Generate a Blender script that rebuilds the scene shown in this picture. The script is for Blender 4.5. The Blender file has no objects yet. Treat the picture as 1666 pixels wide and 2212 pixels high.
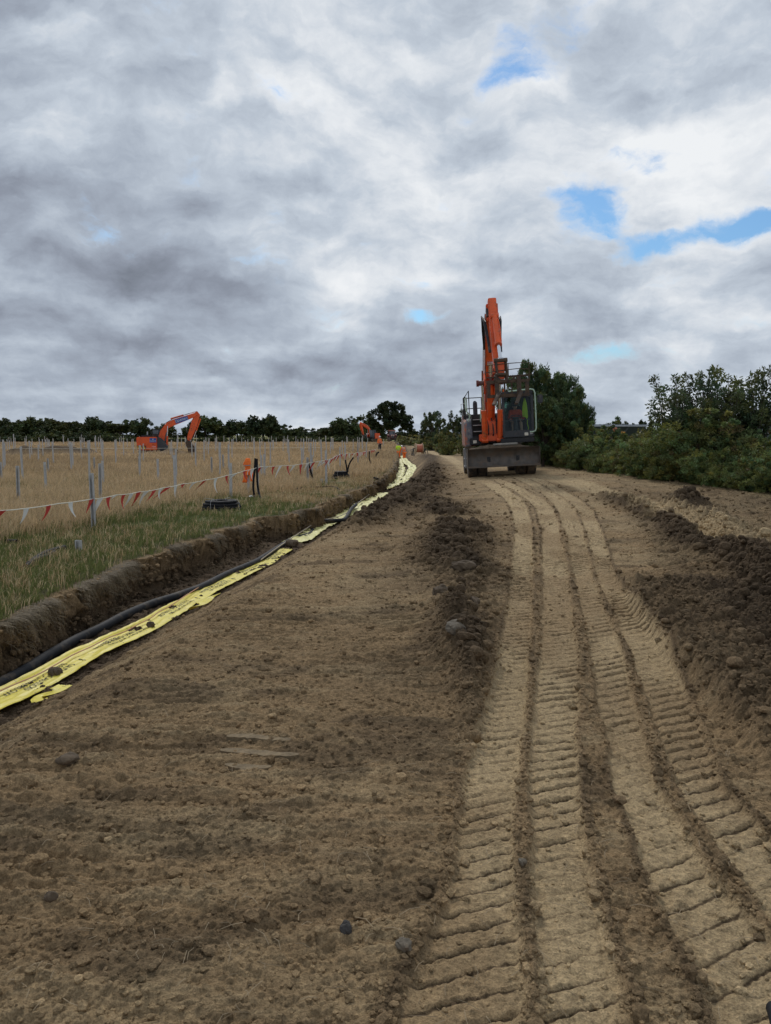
import bpy, bmesh, math, random
import numpy as np
from mathutils import Vector, Matrix
random.seed(7)
rng = np.random.default_rng(11)
R = math.radians
scene = bpy.context.scene
COL = scene.collection

# ------------------------------------------------------------------ camera geometry (photo measured on a 1666 x 2212 grid)
CAM_H, PITCH, FP = 1.65, 0.0963, 1671.0
CP, SP = math.cos(PITCH), math.sin(PITCH)
def ray(px, py):
    r, w = (px - 833.0) / FP, (1106.0 - py) / FP
    return r, CP + w * SP, -SP + w * CP
def at(px, py, z=0.0):
    a, b, c = ray(px, py); t = (z - CAM_H) / c
    return Vector((a * t, b * t, z))
def at_y(px, py, Y):
    a, b, c = ray(px, py); t = Y / b
    return Vector((a * t, Y, CAM_H + c * t))
def sdir(px, py):
    return Vector(ray(px, py)).normalized()

# ------------------------------------------------------------------ custom properties, empties, copies
def tag(o, label=None, cat=None, group=None, kind=None):
    if label: o['label'] = label
    if cat: o['category'] = cat
    if group: o['group'] = group
    if kind: o['kind'] = kind
    return o
def thing(name, label, cat, loc=(0, 0, 0), rot=(0, 0, 0), group=None):
    o = bpy.data.objects.new(name, None); COL.objects.link(o)
    o.location = loc; o.rotation_euler = rot; o.empty_display_size = .2
    return tag(o, label, cat, group)
KIDS = {}
def setp(o, parent):
    if parent is not None:
        o.parent = parent; KIDS.setdefault(parent.name, []).append(o)
def copy_tree(o, parent=None):
    c = o.copy(); COL.objects.link(c)
    if parent is not None: setp(c, parent)
    for ch in list(KIDS.get(o.name, [])):
        copy_tree(ch, c)
    return c

# ------------------------------------------------------------------ mesh builder
class MB:
    def __init__(s): s.v = []; s.f = []
    def add(s, vs, fs):
        o = len(s.v); s.v += [tuple(v) for v in vs]; s.f += [tuple(i + o for i in f) for f in fs]; return s
    def box(s, c, d, rot=None):
        c = Vector(c); h = Vector(d) / 2; M = rot if rot is not None else Matrix.Identity(3)
        vs = [c + M @ Vector((x * h.x, y * h.y, z * h.z)) for x in (-1, 1) for y in (-1, 1) for z in (-1, 1)]
        return s.add(vs, [(0, 1, 3, 2), (4, 6, 7, 5), (0, 4, 5, 1), (2, 3, 7, 6), (0, 2, 6, 4), (1, 5, 7, 3)])
    def bx(s, x0, x1, y0, y1, z0, z1):
        return s.box(((x0 + x1) / 2, (y0 + y1) / 2, (z0 + z1) / 2), (abs(x1 - x0), abs(y1 - y0), abs(z1 - z0)))
    def bar(s, a, b, w, h, up=(0, 0, 1)):
        a, b = Vector(a), Vector(b); d = (b - a).normalized(); u = Vector(up)
        x = d.cross(u)
        if x.length < 1e-4: x = d.cross(Vector((1, 0, 0)))
        x.normalize(); z = x.cross(d).normalized()
        vs = [p + x * (i * w / 2) + z * (j * h / 2) for p in (a, b) for i, j in ((-1, -1), (1, -1), (1, 1), (-1, 1))]
        return s.add(vs, [(0, 1, 2, 3), (7, 6, 5, 4), (0, 4, 5, 1), (1, 5, 6, 2), (2, 6, 7, 3), (3, 7, 4, 0)])
    def tube(s, pts, r, n=8, caps=True, closed=False):
        pts = [Vector(p) for p in pts]; m = len(pts)
        rs = r if isinstance(r, (list, tuple)) else [r] * m
        prev = None; rings = []
        for i, p in enumerate(pts):
            a = pts[i - 1] if (i > 0 or closed) else p
            b = pts[(i + 1) % m] if (i < m - 1 or closed) else p
            t = (b - a)
            t = t.normalized() if t.length > 1e-9 else Vector((0, 0, 1))
            if prev is None:
                n0 = t.orthogonal().normalized()
            else:
                n0 = prev - t * prev.dot(t)
                n0 = n0.normalized() if n0.length > 1e-6 else t.orthogonal().normalized()
            prev = n0; b0 = t.cross(n0)
            rings.append([p + (n0 * math.cos(2 * math.pi * k / n) + b0 * math.sin(2 * math.pi * k / n)) * rs[i] for k in range(n)])
        vs = [v for q in rings for v in q]; fs = []
        for i in range(m if closed else m - 1):
            j = (i + 1) % m
            for k in range(n):
                fs.append((i * n + k, i * n + (k + 1) % n, j * n + (k + 1) % n, j * n + k))
        if caps and not closed:
            fs.append(tuple(range(n - 1, -1, -1))); fs.append(tuple((m - 1) * n + k for k in range(n)))
        return s.add(vs, fs)
    def cyl(s, a, b, r1, r2=None, n=14):
        return s.tube([a, b], [r1, r1 if r2 is None else r2], n)
    def prism(s, poly, ax, lo, hi):
        # poly in the two other axes, extruded along ax ('x': poly=(y,z); 'y': poly=(x,z); 'z': poly=(x,y))
        def mk(p, t):
            return {'x': (t, p[0], p[1]), 'y': (p[0], t, p[1]), 'z': (p[0], p[1], t)}[ax]
        n = len(poly)
        return s.add([mk(p, lo) for p in poly] + [mk(p, hi) for p in poly],
                     [tuple(range(n)), tuple(range(2 * n - 1, n - 1, -1))] + [(i, i + n, (i + 1) % n + n, (i + 1) % n) for i in range(n)])
    def lathe(s, prof, c=(0, 0, 0), ax='z', n=20):
        # prof: (radius, height) pairs
        c = Vector(c); vs = []
        for r, h in prof:
            for k in range(n):
                a = 2 * math.pi * k / n; p = (r * math.cos(a), r * math.sin(a), h)
                if ax == 'x': p = (h, p[0], p[1])
                if ax == 'y': p = (p[1], h, p[0])
                vs.append(c + Vector(p))
        m = len(prof)
        fs = [(i * n + k, i * n + (k + 1) % n, (i + 1) * n + (k + 1) % n, (i + 1) * n + k) for i in range(m - 1) for k in range(n)]
        if prof[0][0] > 1e-5: fs.append(tuple(range(n - 1, -1, -1)))
        if prof[-1][0] > 1e-5: fs.append(tuple((m - 1) * n + k for k in range(n)))
        return s.add(vs, fs)
    def mesh(s, name, mat, bevel=0, ang=38):
        me = bpy.data.meshes.new(name); me.from_pydata(s.v, [], s.f)
        bm = bmesh.new(); bm.from_mesh(me)
        bmesh.ops.recalc_face_normals(bm, faces=bm.faces)
        if bevel:
            es = [e for e in bm.edges if len(e.link_faces) == 2 and e.calc_face_angle(0) > R(40)]
            bmesh.ops.bevel(bm, geom=es, offset=bevel, segments=2, affect='EDGES', clamp_overlap=True)
        bm.to_mesh(me); bm.free()
        me.materials.append(mat); me.shade_smooth(); me.set_sharp_from_angle(angle=R(ang))
        return me
    def build(s, name, mat, parent=None, bevel=0, ang=38):
        o = bpy.data.objects.new(name, s.mesh(name, mat, bevel, ang)); COL.objects.link(o)
        setp(o, parent); return o

def link_mesh(name, me, parent=None):
    o = bpy.data.objects.new(name, me); COL.objects.link(o); setp(o, parent); return o

def np_mesh(name, V, F, mat, cols=None, smooth=False, attr='tint'):
    """V (n,3), F (m,3|4) numpy -> mesh."""
    me = bpy.data.meshes.new(name); n, k = len(F), F.shape[1]
    me.vertices.add(len(V)); me.vertices.foreach_set('co', V.astype(np.float32).ravel())
    me.loops.add(n * k); me.loops.foreach_set('vertex_index', F.astype(np.int32).ravel())
    me.polygons.add(n); me.polygons.foreach_set('loop_start', np.arange(0, n * k, k, dtype=np.int32))
    me.polygons.foreach_set('use_smooth', np.full(n, smooth, dtype=bool))
    me.update(calc_edges=True)
    if cols is not None:
        a = me.attributes.new(attr, 'FLOAT_COLOR', 'POINT')
        c4 = np.ones((len(V), 4), np.float32); c4[:, :3] = cols
        a.data.foreach_set('color', c4.ravel())
    me.materials.append(mat)
    return me

# ------------------------------------------------------------------ numpy noise
def _h(ix, iy, s):
    h = (ix * 374761393 + iy * 668265263 + s * 362437) & 0xffffffff
    h = ((h ^ (h >> 13)) * 1274126177) & 0xffffffff
    h = ((h ^ (h >> 15)) * 668265263) & 0xffffffff
    return ((h ^ (h >> 16)) & 0xffff) / 65535.0
def vnoise(x, y, s=0):
    fx, fy = np.floor(x), np.floor(y); ix, iy = fx.astype(np.int64), fy.astype(np.int64)
    u, v = x - fx, y - fy
    u = u * u * u * (u * (u * 6 - 15) + 10); v = v * v * v * (v * (v * 6 - 15) + 10)
    a, b, c, d = _h(ix, iy, s), _h(ix + 1, iy, s), _h(ix, iy + 1, s), _h(ix + 1, iy + 1, s)
    return (a + (b - a) * u) * (1 - v) + (c + (d - c) * u) * v
def fbm(x, y, s=0, o=4, g=.5):
    t = 0; A = 1; S = 0
    for i in range(o):
        t = t + A * vnoise(x, y, s + i * 17); S += A; A *= g
        x, y = (x * .8 - y * .6) * 2.03 + 3.1, (x * .6 + y * .8) * 2.03 + 1.7
    return t / S
def lumps(x, y, size, s=0, keep=1.0):
    """rounded clods of about that size, 0..1, on a jittered grid."""
    X, Y = x / size, y / size
    fx, fy = np.floor(X).astype(np.int64), np.floor(Y).astype(np.int64)
    out = np.zeros_like(X)
    for i in (-1, 0, 1):
        for j in (-1, 0, 1):
            cx, cy = fx + i, fy + j
            px, py = cx + .15 + .7 * _h(cx, cy, s), cy + .15 + .7 * _h(cx, cy, s + 5)
            rr = .30 + .42 * _h(cx, cy, s + 9); k = _h(cx, cy, s + 13) < keep
            dx, dy = X - px, Y - py; a = _h(cx, cy, s + 21) * 3.1
            e = .75 + .5 * _h(cx, cy, s + 25)
            dx, dy = (dx * np.cos(a) + dy * np.sin(a)) * e, (-dx * np.sin(a) + dy * np.cos(a)) / e
            q = 1 - (dx * dx + dy * dy) / (rr * rr)
            out = np.maximum(out, np.where((q > 0) & k, np.sqrt(np.maximum(q, 0)) * rr * 1.4, 0))
    return out
def S(a, b, t):
    t = np.clip((t - a) / (b - a), 0, 1); return t * t * (3 - 2 * t)

# ------------------------------------------------------------------ materials
def nt(m):
    m.use_nodes = True; return m.node_tree.nodes, m.node_tree.links
def mat(name, col, rough=.6, metal=0, var=.12, scale=4, dirt=None, dirt_amt=0, dirt_scale=3, bump=0, bscale=40, spec=.5):
    m = bpy.data.materials.new(name); N, L = nt(m); b = N['Principled BSDF']
    b.inputs['Roughness'].default_value = rough; b.inputs['Metallic'].default_value = metal
    b.inputs['Specular IOR Level'].default_value = spec
    tc = N.new('ShaderNodeTexCoord')
    n1 = N.new('ShaderNodeTexNoise'); n1.inputs['Scale'].default_value = scale; n1.inputs['Detail'].default_value = 6
    L.new(tc.outputs['Object'], n1.inputs['Vector'])
    mr = N.new('ShaderNodeMapRange'); mr.inputs[1].default_value = .3; mr.inputs[2].default_value = .7
    mr.inputs[3].default_value = 1 - var; mr.inputs[4].default_value = 1 + var
    L.new(n1.outputs[0], mr.inputs[0])
    mx = N.new('ShaderNodeMix'); mx.data_type = 'RGBA'; mx.blend_type = 'MULTIPLY'; mx.inputs[0].default_value = 1
    mx.inputs[6].default_value = (*col, 1); L.new(mr.outputs[0], mx.inputs[7]); out = mx.outputs[2]
    if dirt:
        n2 = N.new('ShaderNodeTexNoise'); n2.inputs['Scale'].default_value = dirt_scale; n2.inputs['Detail'].default_value = 9
        n2.inputs['Roughness'].default_value = .65; L.new(tc.outputs['Object'], n2.inputs['Vector'])
        r2 = N.new('ShaderNodeMapRange'); r2.interpolation_type = 'SMOOTHSTEP'
        r2.inputs[1].default_value = .62 - dirt_amt * .4; r2.inputs[2].default_value = .75 - dirt_amt * .25
        L.new(n2.outputs[0], r2.inputs[0])
        m2 = N.new('ShaderNodeMix'); m2.data_type = 'RGBA'; L.new(r2.outputs[0], m2.inputs[0])
        L.new(out, m2.inputs[6]); m2.inputs[7].default_value = (*dirt, 1); out = m2.outputs[2]
    L.new(out, b.inputs['Base Color'])
    if bump:
        n3 = N.new('ShaderNodeTexNoise'); n3.inputs['Scale'].default_value = bscale; n3.inputs['Detail'].default_value = 6
        L.new(tc.outputs['Object'], n3.inputs['Vector'])
        bp = N.new('ShaderNodeBump'); bp.inputs['Strength'].default_value = bump; bp.inputs['Distance'].default_value = .02
        L.new(n3.outputs[0], bp.inputs['Height']); L.new(bp.outputs[0], b.inputs['Normal'])
    return m
def leaf_mat(name, trans=.25, rough=.55, bright=1.12):
    m = bpy.data.materials.new(name); N, L = nt(m); b = N['Principled BSDF']
    at_ = N.new('ShaderNodeAttribute'); at_.attribute_name = 'tint'
    oi = N.new('ShaderNodeObjectInfo')
    mr = N.new('ShaderNodeMapRange'); mr.inputs[3].default_value = .8 * bright; mr.inputs[4].default_value = 1.2 * bright
    L.new(oi.outputs['Random'], mr.inputs[0])
    mx = N.new('ShaderNodeMix'); mx.data_type = 'RGBA'; mx.blend_type = 'MULTIPLY'; mx.inputs[0].default_value = 1
    L.new(at_.outputs[0], mx.inputs[6]); L.new(mr.outputs[0], mx.inputs[7])
    L.new(mx.outputs[2], b.inputs['Base Color']); b.inputs['Roughness'].default_value = rough
    b.inputs['Specular IOR Level'].default_value = .3
    tr = N.new('ShaderNodeBsdfTranslucent'); L.new(mx.outputs[2], tr.inputs[0])
    ms = N.new('ShaderNodeMixShader'); ms.inputs[0].default_value = trans
    L.new(b.outputs[0], ms.inputs[1]); L.new(tr.outputs[0], ms.inputs[2]); L.new(ms.outputs[0], N['Material Output'].inputs[0])
    return m
def glass_mat(name, tint=(.9, .95, .93), refl=.12):
    m = bpy.data.materials.new(name); N, L = nt(m); N.remove(N['Principled BSDF'])
    t = N.new('ShaderNodeBsdfTransparent'); t.inputs[0].default_value = (*tint, 1)
    g = N.new('ShaderNodeBsdfGlossy'); g.inputs['Roughness'].default_value = .03; g.inputs[0].default_value = (.9, .95, 1, 1)
    ms = N.new('ShaderNodeMixShader'); lw = N.new('ShaderNodeFresnel'); lw.inputs[0].default_value = 1.45
    ad = N.new('ShaderNodeMath'); ad.inputs[1].default_value = refl - .04; L.new(lw.outputs[0], ad.inputs[0])
    L.new(ad.outputs[0], ms.inputs[0]); L.new(t.outputs[0], ms.inputs[1]); L.new(g.outputs[0], ms.inputs[2])
    L.new(ms.outputs[0], N['Material Output'].inputs[0]); return m

SOIL = (.15, .108, .07)
M = dict(
    orange=mat('orange paint', (.78, .108, .020), .42, var=.12, scale=3, dirt=(.2, .1, .05), dirt_amt=.18, dirt_scale=5),
    orange_dull=mat('faded orange paint', (.55, .14, .05), .55, var=.15, dirt=(.17, .16, .16), dirt_amt=.74, dirt_scale=3),
    black=mat('black paint', (.018, .018, .02), .5, dirt=(.09, .075, .055), dirt_amt=.22, dirt_scale=4),
    dark_grey=mat('dark grey plastic', (.045, .048, .055), .55, dirt=(.12, .1, .08), dirt_amt=.2),
    cabgrey=mat('dark cab paint', (.042, .045, .052), .5, var=.2, dirt=(.08, .072, .065), dirt_amt=.2, dirt_scale=6),
    slate=mat('slate grey panel', (.10, .11, .135), .5, var=.2, dirt=(.2, .19, .18), dirt_amt=.3, dirt_scale=6),
    rubber=mat('dusty rubber', (.035, .032, .03), .85, dirt=(.16, .12, .08), dirt_amt=.55, dirt_scale=3, bump=.3),
    rim=mat('muddy rim', (.16, .12, .09), .7, dirt=(.1, .075, .05), dirt_amt=.5),
    steel=mat('worn steel blade', (.125, .108, .092), .6, .35, var=.3, scale=6, dirt=(.15, .11, .08), dirt_amt=.4, dirt_scale=4),
    chrome=mat('chrome rod', (.75, .76, .78), .18, .9, var=.03),
    rust=mat('rusty brown steel', (.10, .062, .038), .75, .15, var=.3, scale=8, dirt=(.055, .045, .04), dirt_amt=.4, dirt_scale=7),
    mint=mat('pale green handrail', (.45, .60, .46), .5, var=.08),
    tread=mat('bare metal tread', (.42, .42, .42), .5, .3),
    seat=mat('seat fabric', (.02, .02, .022), .9),
    lamp=mat('lamp lens', (.7, .66, .55), .2, var=.05),
    mud=mat('mud', (.10, .07, .042), .95, var=.3, scale=9, bump=.8, bscale=18),
    concrete=mat('pale slab', (.4, .37, .32), .85, var=.2, bump=.3),
    galv=mat('galvanised steel', (.46, .45, .43), .6, .0, var=.2, scale=9, dirt=(.42, .43, .44), dirt_amt=.3, dirt_scale=20),
    duct=mat('black ducting', (.012, .012, .014), .75, var=.25, scale=12, dirt=(.05, .042, .034), dirt_amt=.15, dirt_scale=9, spec=.25),
    cable=mat('black trench duct', (.014, .015, .018), .7, var=.25, scale=10, dirt=(.08, .062, .045), dirt_amt=.25, dirt_scale=5, spec=.3),
    rope=mat('pale rope', (.42, .36, .28), .9, var=.2),
    pinkrope=mat('pink draw cord', (.62, .34, .2), .8),
    white=mat('white plastic', (.74, .74, .70), .55, var=.06),
    red=mat('red plastic', (.50, .045, .035), .5, var=.1),
    cord=mat('bunting cord', (.72, .70, .58), .7),
    hivis=mat('hi-vis orange', (1.0, .21, .03), .75, var=.1, scale=6, bump=.4, bscale=9),
    hivis2=mat('bright hi-vis orange', (1.0, .20, .025), .75, var=.12, scale=6),
    yellow_hv=mat('hi-vis yellow', (.62, .92, .03), .75, var=.1),
    reflect=mat('grey reflective band', (.34, .33, .35), .4, var=.1),
    skin=mat('skin', (.50, .30, .21), .55, var=.05),
    hair=mat('dark hair', (.018, .013, .011), .7, var=.2),
    navy=mat('dark trousers', (.018, .020, .028), .85, var=.15),
    boot=mat('muddy boots', (.05, .038, .03), .85, var=.2),
    hat_w=mat('white helmet', (.72, .72, .72), .35, var=.04),
    hat_d=mat('dark cap', (.03, .035, .05), .6),
    red_dark=mat('faded dark red paint', (.17, .028, .022), .55, var=.2, dirt=(.12, .09, .07), dirt_amt=.3),
    salmon=mat('faded red roof', (.45, .16, .11), .6, var=.1),
    salmon2=mat('terracotta cable', (.52, .17, .10), .6, var=.2, scale=14),
    wood=mat('drum plywood', (.46, .33, .2), .8, var=.2),
    window=mat('dark window glass', (.10, .12, .14), .12, .0, var=.05, spec=.8),
    blue=mat('blue sign', (.035, .10, .36), .45, var=.05),
    sign_white=mat('white lettering', (.8, .82, .85), .5, var=.02),
    dark_red=mat('dark red lettering', (.16, .015, .012), .5),
    yellow=mat('yellow chevron', (.80, .52, .03), .5, var=.06),
    barrier=mat('orange yellow plastic', (.8, .36, .06), .6, var=.3, scale=8),
    panel=mat('solar glass', (.16, .19, .24), .25, .0, var=.1, spec=.7),
    alu=mat('aluminium frame', (.55, .57, .6), .4, .5, var=.06),
    bark=mat('bark', (.07, .055, .042), .9, var=.3, scale=12, bump=.5),
    stone=mat('grey stone', (.125, .102, .072), .85, var=.25, scale=10, dirt=SOIL, dirt_amt=.3, dirt_scale=8, bump=.4),
    flint=mat('dark flint', (.05, .045, .04), .85, var=.3, scale=12, bump=.2),
    ink=mat('black print', (.03, .03, .025), .8, var=.1),
    leaf=leaf_mat('leaf', .38, .5, 1.3), leaf_far=leaf_mat('far leaf', .15, .7), blade=leaf_mat('grass blade', .3, .7),
    glass=glass_mat('cab glass', (.80, .86, .84), .02), glass_green=glass_mat('green rear glass', (.32, .48, .40), .05),
)
# ------------------------------------------------------------------ terrain
def zbase(x, y):
    x = np.asarray(x, float); y = np.asarray(y, float)
    z = .30 * S(12, 25, y) * S(.8, 3.4, x) * (1 - S(45, 85, y))
    z = z + .058 * np.clip(x - 4.1, -1.5, 1.6) * S(17, 25, y) * (1 - S(33, 42, y))
    z = z + .62 * S(95, 190, y) + .9 * S(200, 320, y) + S(350, 1500, y) * 4
    return z
def at_g(px, py, dz=0.0):
    p = at(px, py, 0)
    for _ in range(30):
        q = at(px, py, float(zbase(p.x, p.y)) + dz); p = p.lerp(q, .7)
    return p
def curve_x(pts, z, ext):
    w = sorted([(at(px, py, z).y, at(px, py, z).x) for px, py in pts] + ext)
    ys = np.array([a for a, _ in w]); xs = np.array([b for _, b in w])
    Y = np.linspace(0, 120, 1201); X = np.interp(Y, ys, xs)
    k = np.exp(-.5 * (np.arange(-12, 13) / 5.0) ** 2); k /= k.sum()
    return Y, np.convolve(np.pad(X, 12, mode='edge'), k, 'valid')
LY, LX = curve_x([(0, 1340), (150, 1270), (340, 1195), (432, 1165), (525, 1134), (581, 1125), (687, 1094), (743, 1066), (774, 1053),
                  (821, 1034), (852, 1010), (858, 997)], 0, [(0, -4.05), (4, -3.75), (86, 1.25), (120, 2.0)])
RY, RX = curve_x([(0, 1558), (181, 1460), (385, 1333), (605, 1210), (700, 1154), (757, 1131), (790, 1106), (848, 1066)], -.5,
                 [(0, -3.4), (3, -3.2), (52, 1.85), (87, 2.25), (120, 3.0)])
def xl_of(y): return np.interp(y, LY, LX)
def xr_of(y): return np.interp(y, RY, RX)
def depth_of(y): return (.5 + .12 * S(20, 45, y)) * (1 - S(88, 96, y))

# compacted tyre bands: (photo row, left edge, right edge)
BANDS = [
    [(2212, 855, 1140), (2150, 883, 1150), (1900, 973, 1112), (1700, 1000, 1120), (1400, 1080, 1148), (1250, 1103, 1152), (1150, 1112, 1152),
     (1100, 1104, 1143), (1080, 1090, 1128), (1055, 1058, 1092), (1032, 1015, 1050)],
    [(2212, 1158, 1375), (2150, 1158, 1353), (1900, 1143, 1288), (1700, 1140, 1248), (1400, 1164, 1249), (1250, 1171, 1230), (1150, 1170, 1211),
     (1100, 1158, 1196), (1080, 1140, 1175), (1055, 1098, 1128), (1036, 1060, 1085)],
    [(2212, 1530, 1800), (2150, 1528, 1780), (1900, 1393, 1553), (1700, 1327, 1418), (1400, 1273, 1345), (1250, 1240, 1283), (1150, 1220, 1262),
     (1100, 1205, 1243), (1080, 1188, 1222), (1045, 1135, 1162), (1032, 1105, 1130)],
    [(1990, 1665, 1830), (1900, 1600, 1760), (1700, 1463, 1568), (1400, 1360, 1442), (1250, 1288, 1331), (1150, 1266, 1302), (1100, 1247, 1280),
     (1080, 1226, 1256), (1045, 1166, 1190), (1032, 1134, 1160)],
]
BND = []
for b in BANDS:
    rows = []
    for py, a, c in b:
        p, q = at_g(a, py), at_g(c, py); rows.append((p.y, (p.x + q.x) / 2, (q.x - p.x) / 2))
    rows.sort(); BND.append(np.array(rows))
ROAD2 = []
for py, a, c in [(1290, 1750, 1950), (1245, 1660, 1810), (1200, 1545, 1680), (1150, 1440, 1570), (1100, 1345, 1450), (1070, 1275, 1370), (1045, 1205, 1290), (1030, 1170, 1230)]:
    p, q = at_g(a, py), at_g(c, py); ROAD2.append((p.y, (p.x + q.x) / 2, (q.x - p.x) / 2))
ROAD2 = np.array(sorted(ROAD2))
FAR1 = np.array([(30, 3.3, .35), (45, 4.0, .4), (60, 4.6, .5), (80, 5.0, .6), (110, 5.5, .7), (150, 5.0, .9), (200, 4.5, 1.2)])
FAR2 = np.array([(34, 5.4, .35), (50, 6.2, .4), (70, 7.2, .5), (95, 8.2, .6), (130, 8.4, .8), (200, 7.5, 1.2)])
def ridge_line(pts):
    w = sorted([(at_g(px, py).y, at_g(px, py).x) for px, py in pts]); return np.array(w)
R4 = ridge_line([(1331, 1092), (1384, 1109), (1442, 1143), (1490, 1186), (1586, 1215), (1663, 1278), (1760, 1360)])
R5 = ridge_line([(1461, 1104), (1514, 1133), (1562, 1152), (1663, 1225), (1760, 1300)])
EDGE3 = ridge_line([(1335, 1270), (1372, 1330), (1420, 1400), (1470, 1470), (1540, 1550), (1630, 1640), (1700, 1700)])
MOUND = at_g(1490, 1100)

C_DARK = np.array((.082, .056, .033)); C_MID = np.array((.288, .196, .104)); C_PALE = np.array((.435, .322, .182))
C_THATCH = np.array((.24, .165, .085)); C_GREEN = np.array((.085, .10, .032)); C_FARG = np.array((.23, .22, .085)); C_TAN = np.array((.36, .255, .145))

def lipn(y):
    return .24 * (fbm(y * 0 + 1.3, y * 1.1, 5, 4, .6) - .5) * 2 * S(3, 7, y) - .42 * np.exp(-((y - 15.7) / .55) ** 4)

def terrain(x, y, fine=True):
    """height and albedo of the ground at world (x, y)."""
    n_lo = fbm(x * .35, y * .35, 3, 3); n_md = fbm(x * 1.7, y * 1.7, 41, 4); n_hi = fbm(x * 9, y * 9, 77, 3)
    z = zbase(x, y)
    xl, xr, D = xl_of(y), xr_of(y), depth_of(y)
    xl = xl + lipn(y) + .05 * (n_hi - .5)
    d = x - xl; dr = x - (xr + .10 + .12 * (n_md - .5))
    dig = S(.01, .11, d + .06 * (n_md - .5))                            # 0 on the field, 1 in the trench
    bank = 1 - np.clip(dr / (1.05 + .5 * S(12, 30, y)), 0, 1) ** .85    # 1 on the floor, 0 on the track
    tr = dig * np.where(dr > 0, bank, 1.0) * D
    field = S(.02, -.25, d)                                             # grass side
    track = 1 - field
    # ---- loose spoil
    cx1 = np.interp(y, [4, 6, 8.7, 13, 20, 32, 60], [.45, .66, .92, 1.15, 1.05, 1.3, 2.6]) + .5 * (fbm(y * .45, y * 0, 151, 3) - .5) * S(5, 9, y)
    w1 = np.interp(y, [4, 5.2, 6, 8.7, 13, 20, 35, 60], [.06, .12, .24, .42, .62, .8, 1.0, .7])
    sp1 = np.exp(-((x - cx1) / w1) ** 2) * S(3.4, 6.0, y) * (1 - S(30, 45, y)) * (.42 + .72 * S(.36, .56, fbm(x * .8 + 3, y * .55, 150, 3)))
    cx2 = xr + np.interp(y, [10, 14, 20, 30, 60], [1.35, 1.3, 1.35, 1.3, 1.25]); 
    sp2 = np.exp(-((x - cx2) / np.interp(y, [10, 14, 25, 60], [.3, .5, .62, .5])) ** 2) * S(12.5, 15, y) * (1 - S(60, 85, y))
    e3 = np.interp(y, EDGE3[:, 0], EDGE3[:, 1])
    pl3 = S(-.02, .16, x - e3 + .12 * (n_md - .5)) * S(3.2, 4.5, y) * (1 - S(6.6, 10.8, y + .5 * (x - e3) + 3.2 * (fbm(x * 1.1, y * .9, 39, 3) - .5)))
    r4 = np.exp(-((x - np.interp(y, R4[:, 0], R4[:, 1])) / .26) ** 2) * S(5.0, 7, y) * (1 - S(17, 20, y))
    r5 = np.exp(-((x - np.interp(y, R5[:, 0], R5[:, 1])) / .28) ** 2) * S(6.0, 8, y) * (1 - S(15.5, 18, y))
    mo = np.exp(-(((x - MOUND.x) / .42) ** 2 + ((y - MOUND.y) / .55) ** 2))
    verge = S(.6, -.4, np.abs(x - np.interp(y, [10, 16, 19.5, 25, 30, 45], [9.3, 8.7, 8.6, 8.1, 7.7, 7.9]))) * S(9, 12, y) * (1 - S(45, 70, y))
    loose = np.clip(sp1 + sp2 + .35 * pl3 + r4 + r5 + mo + .28 * verge, 0, 1)
    rightz = S(.35, .9, x - np.interp(y, BND[3][:, 0], BND[3][:, 1]) - .1) * S(3, 6, y) * (1 - S(18, 24, y))
    wx, wy = x + .16 * (fbm(x * 4, y * 4, 140, 3) - .5), y + .16 * (fbm(x * 4, y * 4, 141, 3) - .5)
    fb = fbm(x * 11, y * 11, 143, 4, .6); rid = 1 - np.abs(2 * fbm(wx * 3.4, wy * 4.2, 145, 4, .6) - 1); L0, L1 = np.minimum(lumps(wx, wy, .26, 1, .55), .5) * (.1 + 1.8 * fb), np.minimum(lumps(wx, wy, .11, 2, .75), .5) * (.1 + 1.8 * fbm(x * 23, y * 23, 144, 3, .6))
    z = z - tr + track * (.05 * (n_lo - .5) + .03 * (n_md - .5))
    z = z + loose * (.03 + .075 * L0 + .10 * L1 + .20 * (fbm(wx * 4.5, wy * 4.5, 142, 5, .62) - .5) + .14 * (rid - .6) + .26 * (fbm(wx * 1.9, wy * 1.9, 146, 4, .6) - .46)) + .06 * sp1 + .07 * sp2 + .10 * pl3 + pl3 * .17 * (1 - np.abs(2 * fbm(x * 1.9 + y * 1.1, y * 3.6 - x * 2.9, 38, 5, .6) - 1) - .6) + .13 * r4 + .13 * r5 + .22 * mo
    # ---- tyre bands
    pale = np.zeros_like(x); lug = np.zeros_like(x); inside = np.zeros_like(x); gap = np.zeros_like(x)
    for i, b in enumerate(BND):
        xc = np.interp(y, b[:, 0], b[:, 1]); hw = np.interp(y, b[:, 0], b[:, 2])
        ok = S(b[0, 0] - .3, b[0, 0], y) * (1 - S(b[-1, 0] - .5, b[-1, 0] + .5, y)) if i == 3 else (1 - S(b[-1, 0] - .5, b[-1, 0] + .5, y))
        t = np.abs(x - xc) / hw; jit = .30 * (n_md - .5) + .22 * (n_hi - .5) + .25 * (fbm(x * 5, y * 3, 48, 3) - .5)
        m = S(1.16, .80, t + jit) * ok
        inside = np.maximum(inside, m)
        pale = np.maximum(pale, m * (1, .95, .85, .8)[i])
        ph = (y - (.42, .36, .55, .5)[i] * (x - xc) + .10 * (n_md - .5) + .012 * (n_hi - .5)) / (.112, .118, .135, .125)[i] + i * .3
        fr = 1 - (ph - np.floor(ph))
        prof = np.where(fr < .72, .72 + .28 * fr / .72, np.abs(fr - .87) / .15 * np.where(fr < .87, 1.0, .83))              # slow rise away, sharp drop towards us
        strg = (.38 + 1.1 * S(.35, .62, fbm(x * 1.1 + i, y * .8, 60 + i, 3)))
        half = S(-.15, .1, (x - xc) / hw * (1 if i % 2 else -1) + .75)
        lug = lug + m * (prof - .5) * strg * (.5 + .5 * half)
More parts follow.
